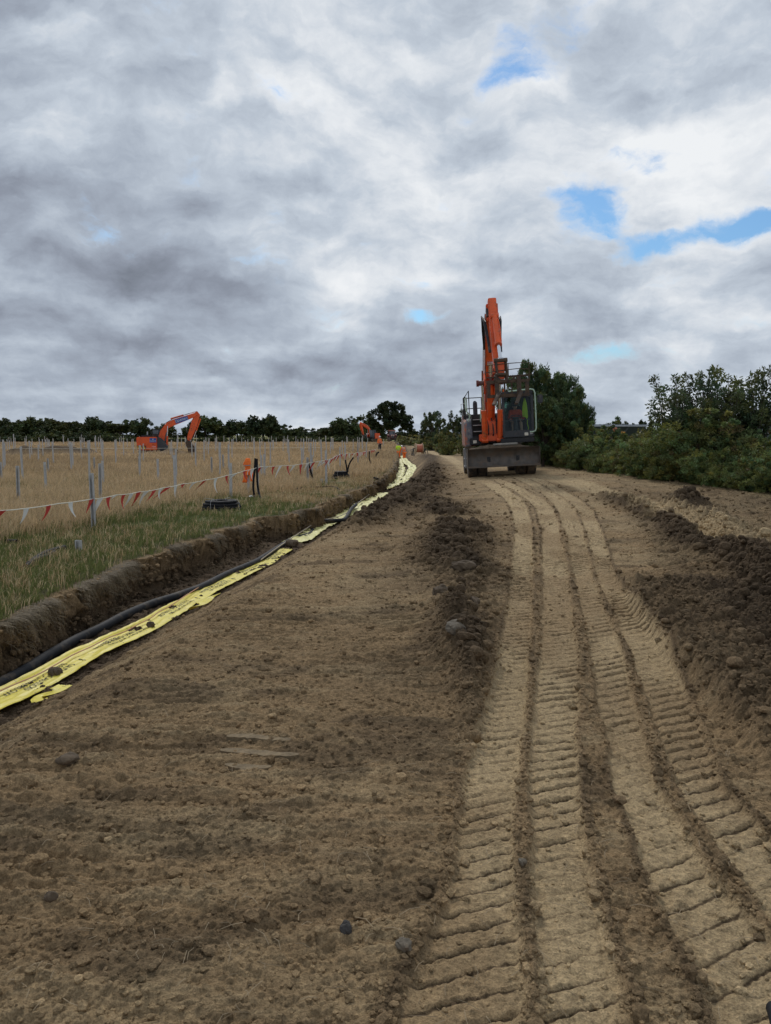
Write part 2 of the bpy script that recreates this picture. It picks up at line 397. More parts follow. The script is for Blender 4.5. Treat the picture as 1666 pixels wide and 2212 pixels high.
        gap = np.maximum(gap, S(1.40, 1.05, t + jit) * (1 - m) * ok)
    b = ROAD2; r2 = S(1.1, .6, np.abs(x - np.interp(y, b[:, 0], b[:, 1])) / np.interp(y, b[:, 0], b[:, 2]) + .5 * (n_md - .5)) * S(b[0, 0] - 1, b[0, 0], y) * (1 - S(24, 29, y))
    fr1 = S(1.1, .5, np.abs(x - np.interp(y, FAR1[:, 0], FAR1[:, 1])) / np.interp(y, FAR1[:, 0], FAR1[:, 2]) + .8 * (n_md - .5)) * S(28, 33, y) * (1 - S(170, 190, y))
    fr2 = S(1.1, .5, np.abs(x - np.interp(y, FAR2[:, 0], FAR2[:, 1])) / np.interp(y, FAR2[:, 0], FAR2[:, 2]) + .8 * (n_md - .5)) * S(33, 38, y) * (1 - S(170, 190, y))
    road = S(0, 1.2, x - cx1 - w1) * S(9, 13, y)
    z = z - .030 * inside * (1 - S(16, 24, y)) - .03 * r2 + lug * (.010 + .013 * S(2.6, 5.5, y)) * (.6 + .8 * S(.35, .6, fbm(x * 6, y * 6, 49, 3))) + gap * .022 * (n_hi + .1)
    lug2 = r2 * (np.abs(((y + .3 * x) / .22) % 1.0 - .5) - .25) * .02
    # ---- cross ribs left by the tracked machine on the near left, and everywhere a little
    flat = track * (1 - np.clip(loose + inside + gap, 0, 1)) * np.where(dr > -.1, 1, 0)
    ph = (y * 1.0 + .10 * x + .22 * (n_md - .5) + .2 * n_lo) / .115; rib = np.abs((ph % 1.0) - .5) * 2
    ribm = S(.42, .66, fbm(x * .55 + 9, y * .9, 91, 3)) * S(8.8, 5.5, np.abs(y - 7)) * S(1.9, .6, np.abs(x + .6))
    st = fbm(x * 2.2 + y * .25, y * 11, 33, 5, .6); st2 = fbm(x * 5 - y, y * 16, 37, 4)                             # streaks across
    z = z + flat * ((rib - .5) * .034 * ribm + .062 * (st - .5) + .012 * np.maximum(lumps(x, y, .09, 8, .25) - .1, 0) + .028 * (fbm(x * 2.5, y * 6, 52, 4) - .5) + .03 * np.minimum(.52 - st2, 0)) + lug2
    z = z + rightz * (1 - inside) * ((1 - np.abs(2 * fbm(x * 2.2 + y * 1.4, y * 8 - x * 3.5, 35, 5, .6) - 1) - .55) * .10 + .02 * L1 + .10 * (fbm(x * 1.6, y * 1.6, 36, 3) - .5))
    if fine:
        gr = fbm(x * 17, y * 24, 120, 4, .62) - .5
        near = 1 - S(10, 30, y)
        z = z + (1 - .45 * inside) * track * near * (.024 * (1 + 1.3 * loose) * gr + .008 * lumps(x, y, .05, 15, .3) * S(.45, .65, n_md) + .010 * lumps(x, y, .024, 16, .5))
        z = z + inside * near * (.012 * (fbm(x * 30, y * 30, 121, 3) - .5) + .02 * np.minimum(fbm(x * 7, y * 9, 122, 4) - .45, 0))
    # trench wall and floor roughness
    wall = dig * (1 - S(.15, .5, d)); floor = dig * (1 - np.clip(dr / .3, 0, 1))
    z = z + floor * (.05 * lumps(x, y, .16, 18, .55) + .05 * (n_md - .5)) + wall * .05 * (n_hi - .5)
    z = z + field * (.07 * (fbm(x * .9, y * .9, 200, 3) - .5) + .05 * (n_md - .5)) * (1 - S(150, 200, y)) + np.exp(-((d + .28) / .22) ** 2) * .015 * n_md * S(100, 80, y)
    # spoil heaps along the far cable trench in the field
    sy = 70 + .02 * (x + 30); sh = np.exp(-((y - sy) / 1.2) ** 2) * S(-52, -47, x) * (1 - S(-15.5, -13.5, x)) * S(.25, .6, fbm(x * .28, y * 0 + 2, 300, 3))
    z = z + sh * (.72 + .8 * (fbm(x * .8, y * .8, 301, 3) - .4))
    # ---- albedo
    mixc = lambda c, k, t: c * (1 - t[..., None]) + k * t[..., None]
    c = np.broadcast_to(C_MID, x.shape + (3,)).copy()
    c = mixc(c, C_PALE * .80, .55 * S(.47, .72, fbm(x * .9, y * 1.9, 71, 5, .6)) * flat); c = mixc(c, C_PALE * .78, .5 * flat * S(.55, .75, st))
    c = mixc(c, C_DARK * 1.2, .62 * S(.48, .72, fbm(x * 1.3, y * 3, 72, 5, .6)) * flat)
    c = mixc(c, C_PALE * .85, .45 * road * S(.3, .6, fbm(x * .8, y * .5, 73, 4)))
    c = mixc(c, C_DARK * (.85 + .5 * n_md)[..., None], np.clip(loose * 1.1 + .30 * pl3 + .45 * rightz * (1 - inside) * (.5 + n_md), 0, 1))
    c = mixc(c, C_DARK * 1.3, .55 * flat * S(1.6, .3, np.abs(x - cx1)) * S(3.5, 6, y) * S(.35, .6, fbm(x * 1.2, y * .8, 76, 4)))
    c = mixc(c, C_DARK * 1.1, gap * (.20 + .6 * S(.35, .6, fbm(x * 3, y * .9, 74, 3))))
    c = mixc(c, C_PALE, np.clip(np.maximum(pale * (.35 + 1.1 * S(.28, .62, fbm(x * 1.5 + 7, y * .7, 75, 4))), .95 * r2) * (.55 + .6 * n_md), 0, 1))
    c = mixc(c, C_DARK * 1.1, np.clip(inside * S(-.02, -.32, lug) * .9, 0, 1))  # groove shade painted into the soil colour, along with loose dark crumbs
    c = mixc(c, C_PALE, .9 * np.maximum(fr1, fr2))
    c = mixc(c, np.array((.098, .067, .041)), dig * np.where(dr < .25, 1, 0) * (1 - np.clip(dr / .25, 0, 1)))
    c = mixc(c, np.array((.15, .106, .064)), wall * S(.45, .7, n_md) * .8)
    g = S(.36, .58, fbm(x * .45 + 4, y * .45, 400, 5, .6) + .26 * S(16, 5, y - 8) - .10 * S(16, 30, y))
    fc = mixc(np.broadcast_to(C_THATCH, c.shape), C_GREEN, g)
    fc = mixc(fc, C_TAN, S(20, 60, y))
    bare = np.exp(-((d + .12) / (.22 + .3 * n_lo)) ** 2) * S(110, 90, y)
    fc = mixc(fc, np.array((.082, .062, .036)), np.clip(bare, 0, 1) * .8)
    fc = mixc(fc, C_DARK * 1.1, np.clip(sh * 1.5, 0, 1))
    c = mixc(c, fc, field)
    far = S(196, 200, y + .02 * x); c = mixc(c, C_FARG * (1 + .35 * (fbm(x * .01, y * .02, 500, 2) - .5))[..., None], far)
    rough = fbm(x * .02, y * .02, 501, 3)
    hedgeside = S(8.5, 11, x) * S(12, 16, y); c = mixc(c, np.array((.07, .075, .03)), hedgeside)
    c = c * (.86 + .28 * n_hi)[..., None] * (.90 + .2 * n_lo)[..., None]
    return z, c, dict(loose=loose, field=field, flat=flat, inside=inside, green=g, bare=bare, gap=gap, sh=sh, rightz=rightz, dig=dig, dr=dr, d=d)

def zt(x, y):
    z, _, _ = terrain(np.array([float(x)]), np.array([float(y)])); return float(z[0])

def build_ground():
    ys = [.9]
    while ys[-1] < 13: ys.append(ys[-1] * 1.0017)
    while ys[-1] < 42: ys.append(ys[-1] * 1.0030)
    while ys[-1] < 420: ys.append(ys[-1] * 1.011)
    while ys[-1] < 4000: ys.append(ys[-1] * 1.09)
    ys = np.array(ys)
    us = np.concatenate([np.linspace(-1.5, -.62, 50)[:-1], np.linspace(-.62, .60, 900), np.linspace(.60, 1.5, 50)[1:]])
    Yg, Ug = np.meshgrid(ys, us, indexing='ij'); Xg = Ug * (Yg * .93 + .8)
    z = np.empty_like(Xg); c = np.empty(Xg.shape + (3,)); wm = np.empty_like(Xg)
    for i in range(0, len(ys), 200):
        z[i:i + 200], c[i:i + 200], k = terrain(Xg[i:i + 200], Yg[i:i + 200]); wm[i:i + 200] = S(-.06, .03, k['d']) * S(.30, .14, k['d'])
    n, m = Xg.shape
    near = (Yg < 60)
    off = np.where(near, .30 * (fbm(Yg * 2.2, z * 5.0, 700, 4, .6) - .66) + .24 * (fbm(Yg * 8, z * 11, 701, 4, .6) - .5), 0) * wm
    Xg = Xg + off
    c = c * (1 + wm[..., None] * 1.5 * (fbm(Yg * 4.2, z * 12, 702, 5, .65)[..., None] - .5))
    V = np.stack([Xg, Yg, z], -1).reshape(-1, 3); I = np.arange(n * m).reshape(n, m)
    F = np.stack([I[:-1, :-1], I[:-1, 1:], I[1:, 1:], I[1:, :-1]], -1).reshape(-1, 4)
    # the rest of the sheet, behind the camera
    k = len(V); q = np.array([(-60, -60, -.02), (60, -60, -.02), (Xg[0, -1], .9, -.02), (Xg[0, 0], .9, -.02)])
    V = np.vstack([V, q]); F = np.vstack([F, [[k, k + 1, k + 2, k + 3]]])
    C = np.vstack([c.reshape(-1, 3), np.tile(C_MID, (4, 1))])
    m_ = bpy.data.materials.new('soil'); N, L = nt(m_); b = N['Principled BSDF']; b.inputs['Roughness'].default_value = .95
    b.inputs['Specular IOR Level'].default_value = .15
    a = N.new('ShaderNodeAttribute'); a.attribute_name = 'tint'; tc = N.new('ShaderNodeTexCoord')
    def noise(s, d=6):
        q = N.new('ShaderNodeTexNoise'); q.inputs['Scale'].default_value = s; q.inputs['Detail'].default_value = d; q.inputs['Roughness'].default_value = .65
        L.new(tc.outputs['Object'], q.inputs['Vector']); return q.outputs[0]
    def mr(src, a0, a1, b0, b1):
        q = N.new('ShaderNodeMapRange'); q.inputs[1].default_value = a0; q.inputs[2].default_value = a1; q.inputs[3].default_value = b0; q.inputs[4].default_value = b1
        L.new(src, q.inputs[0]); return q.outputs[0]
    nA, nB = noise(38, 8), noise(140, 4)
    mu = N.new('ShaderNodeMath'); mu.operation = 'MULTIPLY'; L.new(mr(nA, .3, .7, .62, 1.38), mu.inputs[0]); L.new(mr(nB, .3, .7, .66, 1.34), mu.inputs[1])
    mx = N.new('ShaderNodeMix'); mx.data_type = 'RGBA'; mx.blend_type = 'MULTIPLY'; mx.inputs[0].default_value = 1
    L.new(a.outputs[0], mx.inputs[6]); L.new(mu.outputs[0], mx.inputs[7]); L.new(mx.outputs[2], b.inputs['Base Color'])
    ad = N.new('ShaderNodeMath'); ad.operation = 'ADD'; L.new(nA, ad.inputs[0]); L.new(mr(nB, 0, 1, 0, .45), ad.inputs[1])
    bp = N.new('ShaderNodeBump'); bp.inputs['Strength'].default_value = 1.0; bp.inputs['Distance'].default_value = .02
    L.new(ad.outputs[0], bp.inputs['Height']); L.new(bp.outputs[0], b.inputs['Normal'])
    M['soil'] = m_
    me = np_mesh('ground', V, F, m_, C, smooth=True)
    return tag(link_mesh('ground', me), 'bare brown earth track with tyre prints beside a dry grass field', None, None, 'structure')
ground = build_ground()

# ------------------------------------------------------------------ loose clods, straw
def ico():
    bm = bmesh.new(); bmesh.ops.create_icosphere(bm, subdivisions=2, radius=1.0)
    V = np.array([v.co[:] for v in bm.verts]); F = np.array([[v.index for v in f.verts] for f in bm.faces]); bm.free(); return V, F
def ico1():
    bm = bmesh.new(); bmesh.ops.create_icosphere(bm, subdivisions=1, radius=1.0)
    V = np.array([v.co[:] for v in bm.verts]); F = np.array([[v.index for v in f.verts] for f in bm.faces]); bm.free(); return V, F
IV2, IF2 = ico(); IV1, IF1 = ico1()
_b = bmesh.new(); bmesh.ops.create_icosphere(_b, subdivisions=3, radius=1.0); IV3 = np.array([v.co[:] for v in _b.verts]); IF3 = np.array([[v.index for v in f.verts] for f in _b.faces]); _b.free()
def rock_verts(V, seed, amp=.35, sc=1.1):
    r = np.random.default_rng(seed); o = r.uniform(0, 50, 3)
    n = fbm(V[:, 0] * sc + o[0] + V[:, 2] * .7, V[:, 1] * sc + o[1] - V[:, 2] * .9, seed % 97, 3) - .5
    n2 = vnoise(V[:, 0] * 3.1 + o[1] + V[:, 2] * 2.3, V[:, 1] * 3.1 - V[:, 2] * 1.9 + o[2], seed % 91) - .5
    return V * (1 + amp * 1.6 * n + amp * .5 * n2)[:, None] * r.uniform(.7, 1.25, 3)
def scatter_clods():
    N = 260000
    yy = 1.9 * (38 / 1.9) ** rng.uniform(0, 1, N); xx = rng.uniform(-.66, .62, N) * (yy + .4)
    wl = 22000; yy[:wl] = 5.5 * (40 / 5.5) ** rng.uniform(0, 1, wl); xx[:wl] = xl_of(yy[:wl]) + lipn(yy[:wl]) + rng.uniform(-.03, .20, wl)
    z, c, k = terrain(xx, yy)
    size = .0035 + .0052 * rng.gamma(1.0, 1.0, N)
    floorm = (k['dig'] > .6) & (k['dr'] < .1)
    w = .02 + .11 * k['flat'] + 1.0 * k['loose'] + .22 * k['rightz'] * (1 - k['inside']) + .8 * k['gap'] + .012 * k['inside'] + .35 * floorm
    wallm = (k['dig'] > .08) & (k['d'] < .3); w = np.where(wallm, .30, w); size = np.where(wallm, size * (1.2 + 1.4 * rng.uniform(0, 1, N)), size)
    w = np.where((k['field'] > .3) & ~wallm, .0, w); big = np.clip(k['loose'] + .2 * k['rightz'] * (1 - k['inside']), 0, 1)
    size = np.minimum(size * (1 + 3.0 * big * rng.uniform(0, 1, N) ** 3) * np.clip(.7 + yy * .07, .8, 1.8), .028 + .042 * big + .001 * yy)
    keep = rng.uniform(0, 1, N) < w * .9
    xx, yy, z, c, size = xx[keep], yy[keep], z[keep], c[keep], size[keep]
    order = rng.permutation(len(size))[:42000]; xx, yy, z, c, size = xx[order], yy[order], z[order], c[order], size[order]
    protos = [rock_verts(IV1, 100 + i, .45) for i in range(12)]; protos2 = [rock_verts(IV2, 300 + i, .42) for i in range(12)]
    Vs, Fs, Cs, o = [], [], [], 0
    for i in range(len(xx)):
        P, F = (protos2[i % 12], IF2) if size[i] > .038 else (protos[i % 12], IF1)
        a = rng.uniform(0, 6.28); ca, sa = math.cos(a), math.sin(a); t = rng.uniform(.8, 1.2, 3)
        v = P * t * size[i]; v = np.stack([v[:, 0] * ca - v[:, 1] * sa, v[:, 0] * sa + v[:, 1] * ca, v[:, 2] * .8], -1)
        Vs.append(v + (xx[i], yy[i], z[i] + size[i] * .25)); Fs.append(F + o); o += len(P)
        Cs.append(np.tile(c[i] * rng.uniform(.8, 1.3), (len(P), 1)))
    me = np_mesh('soil_clods', np.vstack(Vs), np.vstack(Fs), M['soil'], np.vstack(Cs), smooth=False)
    return tag(link_mesh('soil_clods', me), 'crumbled clods and lumps of brown earth strewn over the track', None, None, 'stuff')
scatter_clods()

def straw():
    N = 900; yy = 2.0 * (9 / 2.0) ** rng.uniform(0, 1, N); xx = rng.uniform(-.6, .6, N) * (yy + .3)
    z, c, k = terrain(xx, yy); ok = k['field'] < .2; mb = MB()
    for x, y, zz in zip(xx[ok], yy[ok], z[ok]):
        a = rng.uniform(0, 6.28); l = rng.uniform(.02, .09); bend = rng.uniform(-.5, .5)
        p0 = Vector((x, y, zz + .006)); d = Vector((math.cos(a), math.sin(a), rng.uniform(-.05, .25)))
        p1 = p0 + d * l * .5 + Vector((-d.y, d.x, 0)) * bend * l * .3 + Vector((0, 0, .006)); p2 = p0 + d * l
        mb.tube([p0, p1, p2], .0011, 3, caps=False)
    o = mb.build('straw_roots', mat('straw', (.34, .26, .16), .9), None)
    tag(o, 'pale dry roots and straw bits scattered on the earth', None, None, 'stuff')
straw()
# ------------------------------------------------------------------ grass
def blades(name, x, y, z, h, w, lean, col, label, per=5, spread=.05):
    n = len(x); t = n * per
    X = np.repeat(x, per) + rng.normal(0, 1, t) * np.repeat(spread * np.ones(n), per) * (np.repeat(h, per) + .05) * 3
    Y = np.repeat(y, per) + rng.normal(0, 1, t) * np.repeat(spread * np.ones(n), per) * (np.repeat(h, per) + .05) * 3
    Z = np.repeat(z, per); H = np.repeat(h, per) * rng.uniform(.55, 1.2, t); W = np.repeat(w, per) * rng.uniform(.7, 1.3, t)
    a = rng.uniform(0, 2 * np.pi, t); b = rng.uniform(0, 2 * np.pi, t); ln = np.repeat(lean, per) * rng.uniform(.2, 1.4, t)
    dx, dy = np.cos(a) * ln + .12, np.sin(a) * ln; wx, wy = np.cos(b) * W / 2, np.sin(b) * W / 2
    P = np.empty((t, 5, 3))
    P[:, 0] = np.stack([X - wx, Y - wy, Z - .02], -1); P[:, 1] = np.stack([X + wx, Y + wy, Z - .02], -1)
    mx, my, mz = X + dx * H * .35, Y + dy * H * .35, Z + H * .62
    P[:, 2] = np.stack([mx + wx * .8, my + wy * .8, mz], -1); P[:, 3] = np.stack([mx - wx * .8, my - wy * .8, mz], -1)
    P[:, 4] = np.stack([X + dx * H, Y + dy * H, Z + H * (1 - .25 * ln)], -1)
    I = np.arange(t)[:, None] * 5
    F = np.concatenate([I + [0, 1, 2], I + [0, 2, 3], I + [3, 2, 4]], 0)
    C = np.repeat(np.repeat(col, per, 0) * rng.uniform(.65, 1.35, (t, 1)), 5, 0)
    o = link_mesh(name, np_mesh(name, P.reshape(-1, 3), F, M['blade'], C))
    return tag(o, label, None, None, 'stuff')
DRY = np.array((.40, .29, .15)); STRAWC = np.array((.52, .41, .24)); TANC = np.array((.52, .385, .225)); GRN = np.array((.145, .165, .052))
def field_grass():
    def sample(n, y0, y1, u0=-.64, u1=.12):
        y = y0 * (y1 / y0) ** rng.uniform(0, 1, n) if y1 / y0 > 2 else rng.uniform(y0, y1, n)
        x = rng.uniform(u0, u1, n) * (y + .5); z, c, k = terrain(x, y, False); return x, y, z, k
    # near verge, mixed green and dry
    x, y, z, k = sample(95000, 6.2, 40)
    bx = np.interp(y, [7, 12.2, 13.9, 19, 22.2, 26.4, 38.8, 75], [-5.6, -5.7, -5.0, -4.7, -3.6, -2.0, -2.3, -.9])    # bunting line
    beyond = S(-.3, .8, bx - x)
    dens = np.where(k['field'] > .35, 1.0, 0) * (1 - .50 * np.clip(k['bare'] * 1.2, 0, 1)) * (.25 + .75 * S(.3, .55, fbm(x * 1.1, y * 1.1, 610, 3)))
    ok = rng.uniform(0, 1, len(x)) < dens
    x, y, z, g, beyond = x[ok], y[ok], z[ok], k['green'][ok], beyond[ok]
    green = rng.uniform(0, 1, len(x)) < np.clip(g * (1 - .75 * S(.5, 1, beyond)) * .74 + .12, 0, 1)
    h = np.where(green, .09, .15) * (1 + 1.3 * beyond) * rng.uniform(.5, 1.35, len(x)); w = .0042 + .00028 * y
    col = np.where(green[:, None], GRN, np.where((rng.uniform(0, 1, len(x)) < .4)[:, None], STRAWC, DRY))
    col = col * (1 - beyond[:, None] * .0) ; col = np.where((~green & (beyond > .5))[:, None], TANC, col)
    m = green
    blades('green_grass', x[m], y[m], z[m], h[m], w[m] * 1.1, np.full(m.sum(), .55), col[m], 'short green grass on the verge above the trench', 5)
    m = ~green
    blades('dry_grass', x[m], y[m], z[m], h[m], w[m], np.full(m.sum(), .6), col[m], 'dry straw coloured grass on the verge and in the field', 5)
    # the tan field
    x, y, z, k = sample(60000, 34, 165, -.62, .06)
    ok = (k['field'] > .6) & (rng.uniform(0, 1, len(x)) < (.55 + .45 * S(.3, .6, fbm(x * .3, y * .3, 620, 3))) * (1 - .9 * np.clip(k['bare'], 0, 1)) * (1 - np.clip(k['sh'] * 2, 0, 1)))
    x, y, z = x[ok], y[ok], z[ok]; h = .32 * rng.uniform(.5, 1.25, len(x)); w = .010 + .00036 * y
    patch = fbm(x * .12, y * .12, 630, 3)[:, None]
    col = np.where(patch > .52, TANC * 1.12, TANC * .9) * np.where(rng.uniform(0, 1, (len(x), 1)) < .12, .72, 1)
    blades('tan_grass', x, y, z, h, w, np.full(len(x), .5), col, 'tall tan grass covering the far field of posts', 5, .08)
    # roots and dry grass hanging over the trench lip
    n = 16000; y = 5.5 * (70 / 5.5) ** rng.uniform(0, 1, n); x = xl_of(y) + lipn(y) + rng.uniform(-.12, .05, n)
    z, c, k = terrain(x, y, False); t = n * 2
    keep = rng.uniform(0, 1, n) < S(.35, .6, fbm(y * 1.7, y * 0, 640, 3)); x, y, z = x[keep], y[keep], z[keep]; n = len(x)
    P = np.empty((n, 5, 3)); l = rng.uniform(.03, .24, n) ** 1.0 * np.clip(y / 12, .7, 1.4); s = rng.normal(0, .09, n); w = .0018 + .00016 * y
    P[:, 0] = np.stack([x, y - w, z + .01], -1); P[:, 1] = np.stack([x, y + w, z + .01], -1)
    P[:, 2] = np.stack([x + .07 + l * .2, y + s * .4 + w, z + .02 - l * .3], -1); P[:, 3] = np.stack([x + .07 + l * .2, y + s * .4 - w, z + .02 - l * .3], -1); P[:, 4] = np.stack([x + .10 + l * .25, y + s, z - l], -1)
    I = np.arange(n)[:, None] * 5; F = np.concatenate([I + [0, 1, 2], I + [0, 2, 3], I + [3, 2, 4]], 0)
    C = np.repeat(np.array((.16, .125, .075)) * rng.uniform(.5, 1.5, (n, 1)), 5, 0)
    tag(link_mesh('hanging_roots', np_mesh('hanging_roots', P.reshape(-1, 3), F, M['blade'], C)), 'dry roots and grass hanging over the trench lip', None, None, 'stuff')
field_grass()

# ------------------------------------------------------------------ trees and shrubs
def leaf_cloud(centres, sds, per, size, base, seed, var=.35, droop=.2, elong=.5, bushcol=None):
    r = np.random.default_rng(seed); n = len(centres) * per
    cc = np.repeat(centres, per, 0); sd = np.repeat(sds, per)
    off = r.normal(0, 1, (n, 3)); off /= np.linalg.norm(off, axis=1, keepdims=True) + 1e-9
    P = cc + off * (r.uniform(0, 1, (n, 1)) ** .45) * sd[:, None] * np.array([1, 1, .75])
    d = off + r.normal(0, .8, (n, 3)); d[:, 2] -= droop; d /= np.linalg.norm(d, axis=1, keepdims=True)
    q = r.normal(0, 1, (n, 3)); q[:, 2] += .3; s = np.cross(d, q); s /= np.linalg.norm(s, axis=1, keepdims=True) + 1e-9
    L = size * r.uniform(.6, 1.4, (n, 1)); W = L * elong * r.uniform(.7, 1.2, (n, 1))
    V = np.stack([P, P + d * L * .5 + s * W * .5, P + d * L, P + d * L * .5 - s * W * .5], 1)
    F = np.arange(n * 4).reshape(n, 4)
    cl = np.repeat(r.uniform(1 - var, 1 + var, (len(centres), 1)), per, 0); hue = np.repeat(r.uniform(0, 1, (len(centres), 1)), per, 0)
    c = np.array(base) * cl * r.uniform(.75, 1.3, (n, 1)) * np.concatenate([.85 + .5 * hue, np.ones_like(hue) * 1.0, .7 + .5 * (1 - hue)], 1)
    if bushcol is not None:
        m = np.repeat(r.uniform(0, 1, (len(centres), 1)) < .16, per, 0); c = np.where(m, np.array(bushcol) * r.uniform(.7, 1.3, (n, 1)), c)
    return V.reshape(-1, 3), F, np.repeat(c, 4, 0)
def make_plant(kind, seed, n_tip, per, size, base, mat_, bushcol=None, elong=.5):
    """unit-height plant: (trunk mesh, crown mesh)."""
    r = np.random.default_rng(seed); tips = []; mb = MB()
    if kind == 'round':      # broad crown on a visible stem
        lob = [(r.normal(0, .24), r.normal(0, .24), r.uniform(.30, .76), r.uniform(.16, .26)) for _ in range(11)]; th, tr = .42, .035
    elif kind == 'oak':
        lob = [(-.36, 0, .62, .17), (.40, .05, .50, .18), (.0, .1, .80, .19), (-.2, -.1, .78, .16), (.22, 0, .76, .17), (0, -.2, .55, .22), (.42, 0, .34, .13), (-.30, .1, .36, .13),
               (.1, .25, .5, .2), (-.08, 0, .42, .18), (.28, -.1, .58, .15), (-.46, 0, .5, .10), (.12, 0, .9, .09)]; th, tr = .5, .045
    elif kind == 'scrub':    # dense to the ground
        lob = [(r.normal(0, .30), r.normal(0, .25), r.uniform(.22, .62), r.uniform(.18, .30)) for _ in range(9)] + [(r.uniform(-.4, .4), r.uniform(-.3, .3), .2, .25) for _ in range(4)]
        lob += [(r.normal(0, .22), r.normal(0, .2), r.uniform(.72, .9), r.uniform(.06, .10)) for _ in range(5)]; th, tr = .25, .02
    elif kind == 'pointed':
        lob = [(r.normal(0, .15 * (1.2 - h) * 2), r.normal(0, .15 * (1.2 - h) * 2), h, .10 + .22 * (1 - h)) for h in np.concatenate([np.linspace(.15, .93, 13), r.uniform(.2, .8, 7)])]; th, tr = .55, .025
    elif kind == 'dense':
        lob = []
        for h in np.linspace(.14, .88, 15):
            rad = .34 * math.sqrt(max(.02, 1 - ((h - .38) / .62) ** 2)); a = r.uniform(0, 6.28); k = r.uniform(.3, .95)
            lob += [(rad * k * math.cos(a + q), rad * k * math.sin(a + q), h + r.normal(0, .03), r.uniform(.10, .17)) for q in (0, 2.4)]
        th, tr = .4, .025
    elif kind == 'sapling':  # several upright stems with sprays
        lob = []; th, tr = .1, .006
        for s in range(5):
            a = r.uniform(0, 6.28); lean = r.uniform(.02, .26); hh = r.uniform(.7, 1.0) if s else 1.0
            pts = [Vector((math.cos(a) * lean * t ** 1.5, math.sin(a) * lean * t ** 1.5, hh * t)) for t in np.linspace(0, 1, 7)]
            mb.tube(pts, [.010 * (1.05 - t) + .002 for t in np.linspace(0, 1, 7)], 5)
            for t in np.linspace(.30, .97, 13):
                c = Vector((math.cos(a) * lean * t ** 1.5, math.sin(a) * lean * t ** 1.5, hh * t)); b = r.uniform(0, 6.28); o = r.uniform(.02, .14) * (1.15 - t * .75)
                tips.append((c.x + math.cos(b) * o, c.y + math.sin(b) * o, c.z + r.uniform(-.01, .04), r.uniform(.025, .05)))
    for (a, b, c, q) in lob:
        k = max(3, int(n_tip * q * q / sum(l[3] ** 2 for l in lob)))
        v = r.normal(0, 1, (k, 3)); v /= np.linalg.norm(v, axis=1, keepdims=True); v *= q * r.uniform(.35, 1.0, (k, 1)) ** .5
        for w in v: tips.append((a + w[0], b + w[1], max(.03, c + w[2] * .9), q * r.uniform(.16, .34)))
    tips = np.array(tips)
    if kind != 'sapling':
        tp = [Vector((0, 0, -.03)), Vector((r.normal(0, .01), r.normal(0, .01), th * .5)), Vector((r.normal(0, .02), r.normal(0, .02), th)), Vector((r.normal(0, .03), r.normal(0, .03), min(.85, th + .3)))]
        mb.tube(tp, [tr * 1.25, tr, tr * .75, tr * .25], 8)
        for i in r.choice(len(tips), min(len(tips), 26), replace=False):
            e = Vector(tips[i][:3]); s = tp[1].lerp(tp[2], r.uniform(0, 1)) if kind != 'scrub' else Vector((r.normal(0, .06), r.normal(0, .06), 0))
            mid = s.lerp(e, .5) + Vector((r.normal(0, .03), r.normal(0, .03), r.uniform(-.02, .05)))
            mb.tube([s, mid, e], [tr * .42, tr * .28, tr * .08], 5)
    V, F, C = leaf_cloud(tips[:, :3], tips[:, 3], per, size, base, seed + 1, bushcol=bushcol, elong=elong)
    zmax = np.percentile(V[:, 2], 99.7); V /= zmax
    for i, v in enumerate(mb.v): mb.v[i] = (v[0] / zmax, v[1] / zmax, v[2] / zmax)
    return mb.mesh('trunk', M['bark']), np_mesh('crown', V, F, mat_, C)
DK = (.048, .068, .027); MD = (.066, .090, .030); OL = (.15, .155, .055); GR = (.105, .142, .046); BR = (.10, .075, .03)
FARV = [make_plant(k, 900 + i, 110, 30, .085, c, M['leaf_far'], elong=.7) for i, (k, c) in enumerate(
    [('round', DK), ('round', MD), ('round', DK), ('scrub', DK), ('round', (.05, .062, .022)), ('scrub', MD), ('pointed', DK), ('round', DK)])]
OAKV = make_plant('oak', 77, 300, 70, .036, (.035, .052, .020), M['leaf_far'], elong=.7)
MIDV = [make_plant(k, 1200 + i, 150, 60, .042, c, M['leaf'], b, .6) for i, (k, c, b) in enumerate(
    [('dense', (.050, .070, .030), None), ('dense', (.050, .072, .028), None), ('scrub', OL, (.16, .13, .05)), ('scrub', (.10, .115, .035), (.17, .15, .06)), ('dense', (.046, .066, .027), None)])]
HEDV = [make_plant('scrub', 1400 + i, 230, 84, .031, c, M['leaf'], b, .5) for i, (c, b) in enumerate(
    [(GR, (.115, .11, .03)), ((.092, .13, .044), None), ((.12, .15, .05), (.18, .15, .05)), ((.085, .12, .042), (.16, .16, .05)), ((.13, .15, .048), BR)])]
SAPV = [make_plant('sapling', 1600 + i, 0, 36, .040, c, M['leaf'], None, .38) for i, c in enumerate([(.055, .080, .034), (.066, .088, .034), (.058, .083, .037)])]
TALLV = [make_plant(k, 1700 + i, 420, 74, .030, (.066, .098, .038), M['leaf'], None, .5) for i, k in enumerate(['dense', 'dense', 'dense'])]
def plant(name, var, x, y, h, w, label, cat, group=None, rz=None, z=None, dz=0):
    """w = width over height factor"""
    z = float(zbase(x, y)) if z is None else z
    t = thing(name, label, cat, (x, y, z + dz), (0, 0, random.uniform(0, 6.28) if rz is None else rz), group); t.scale = (h * w, h * w, h)
    link_mesh('trunk', var[0], t); link_mesh('crown', var[1], t); return t
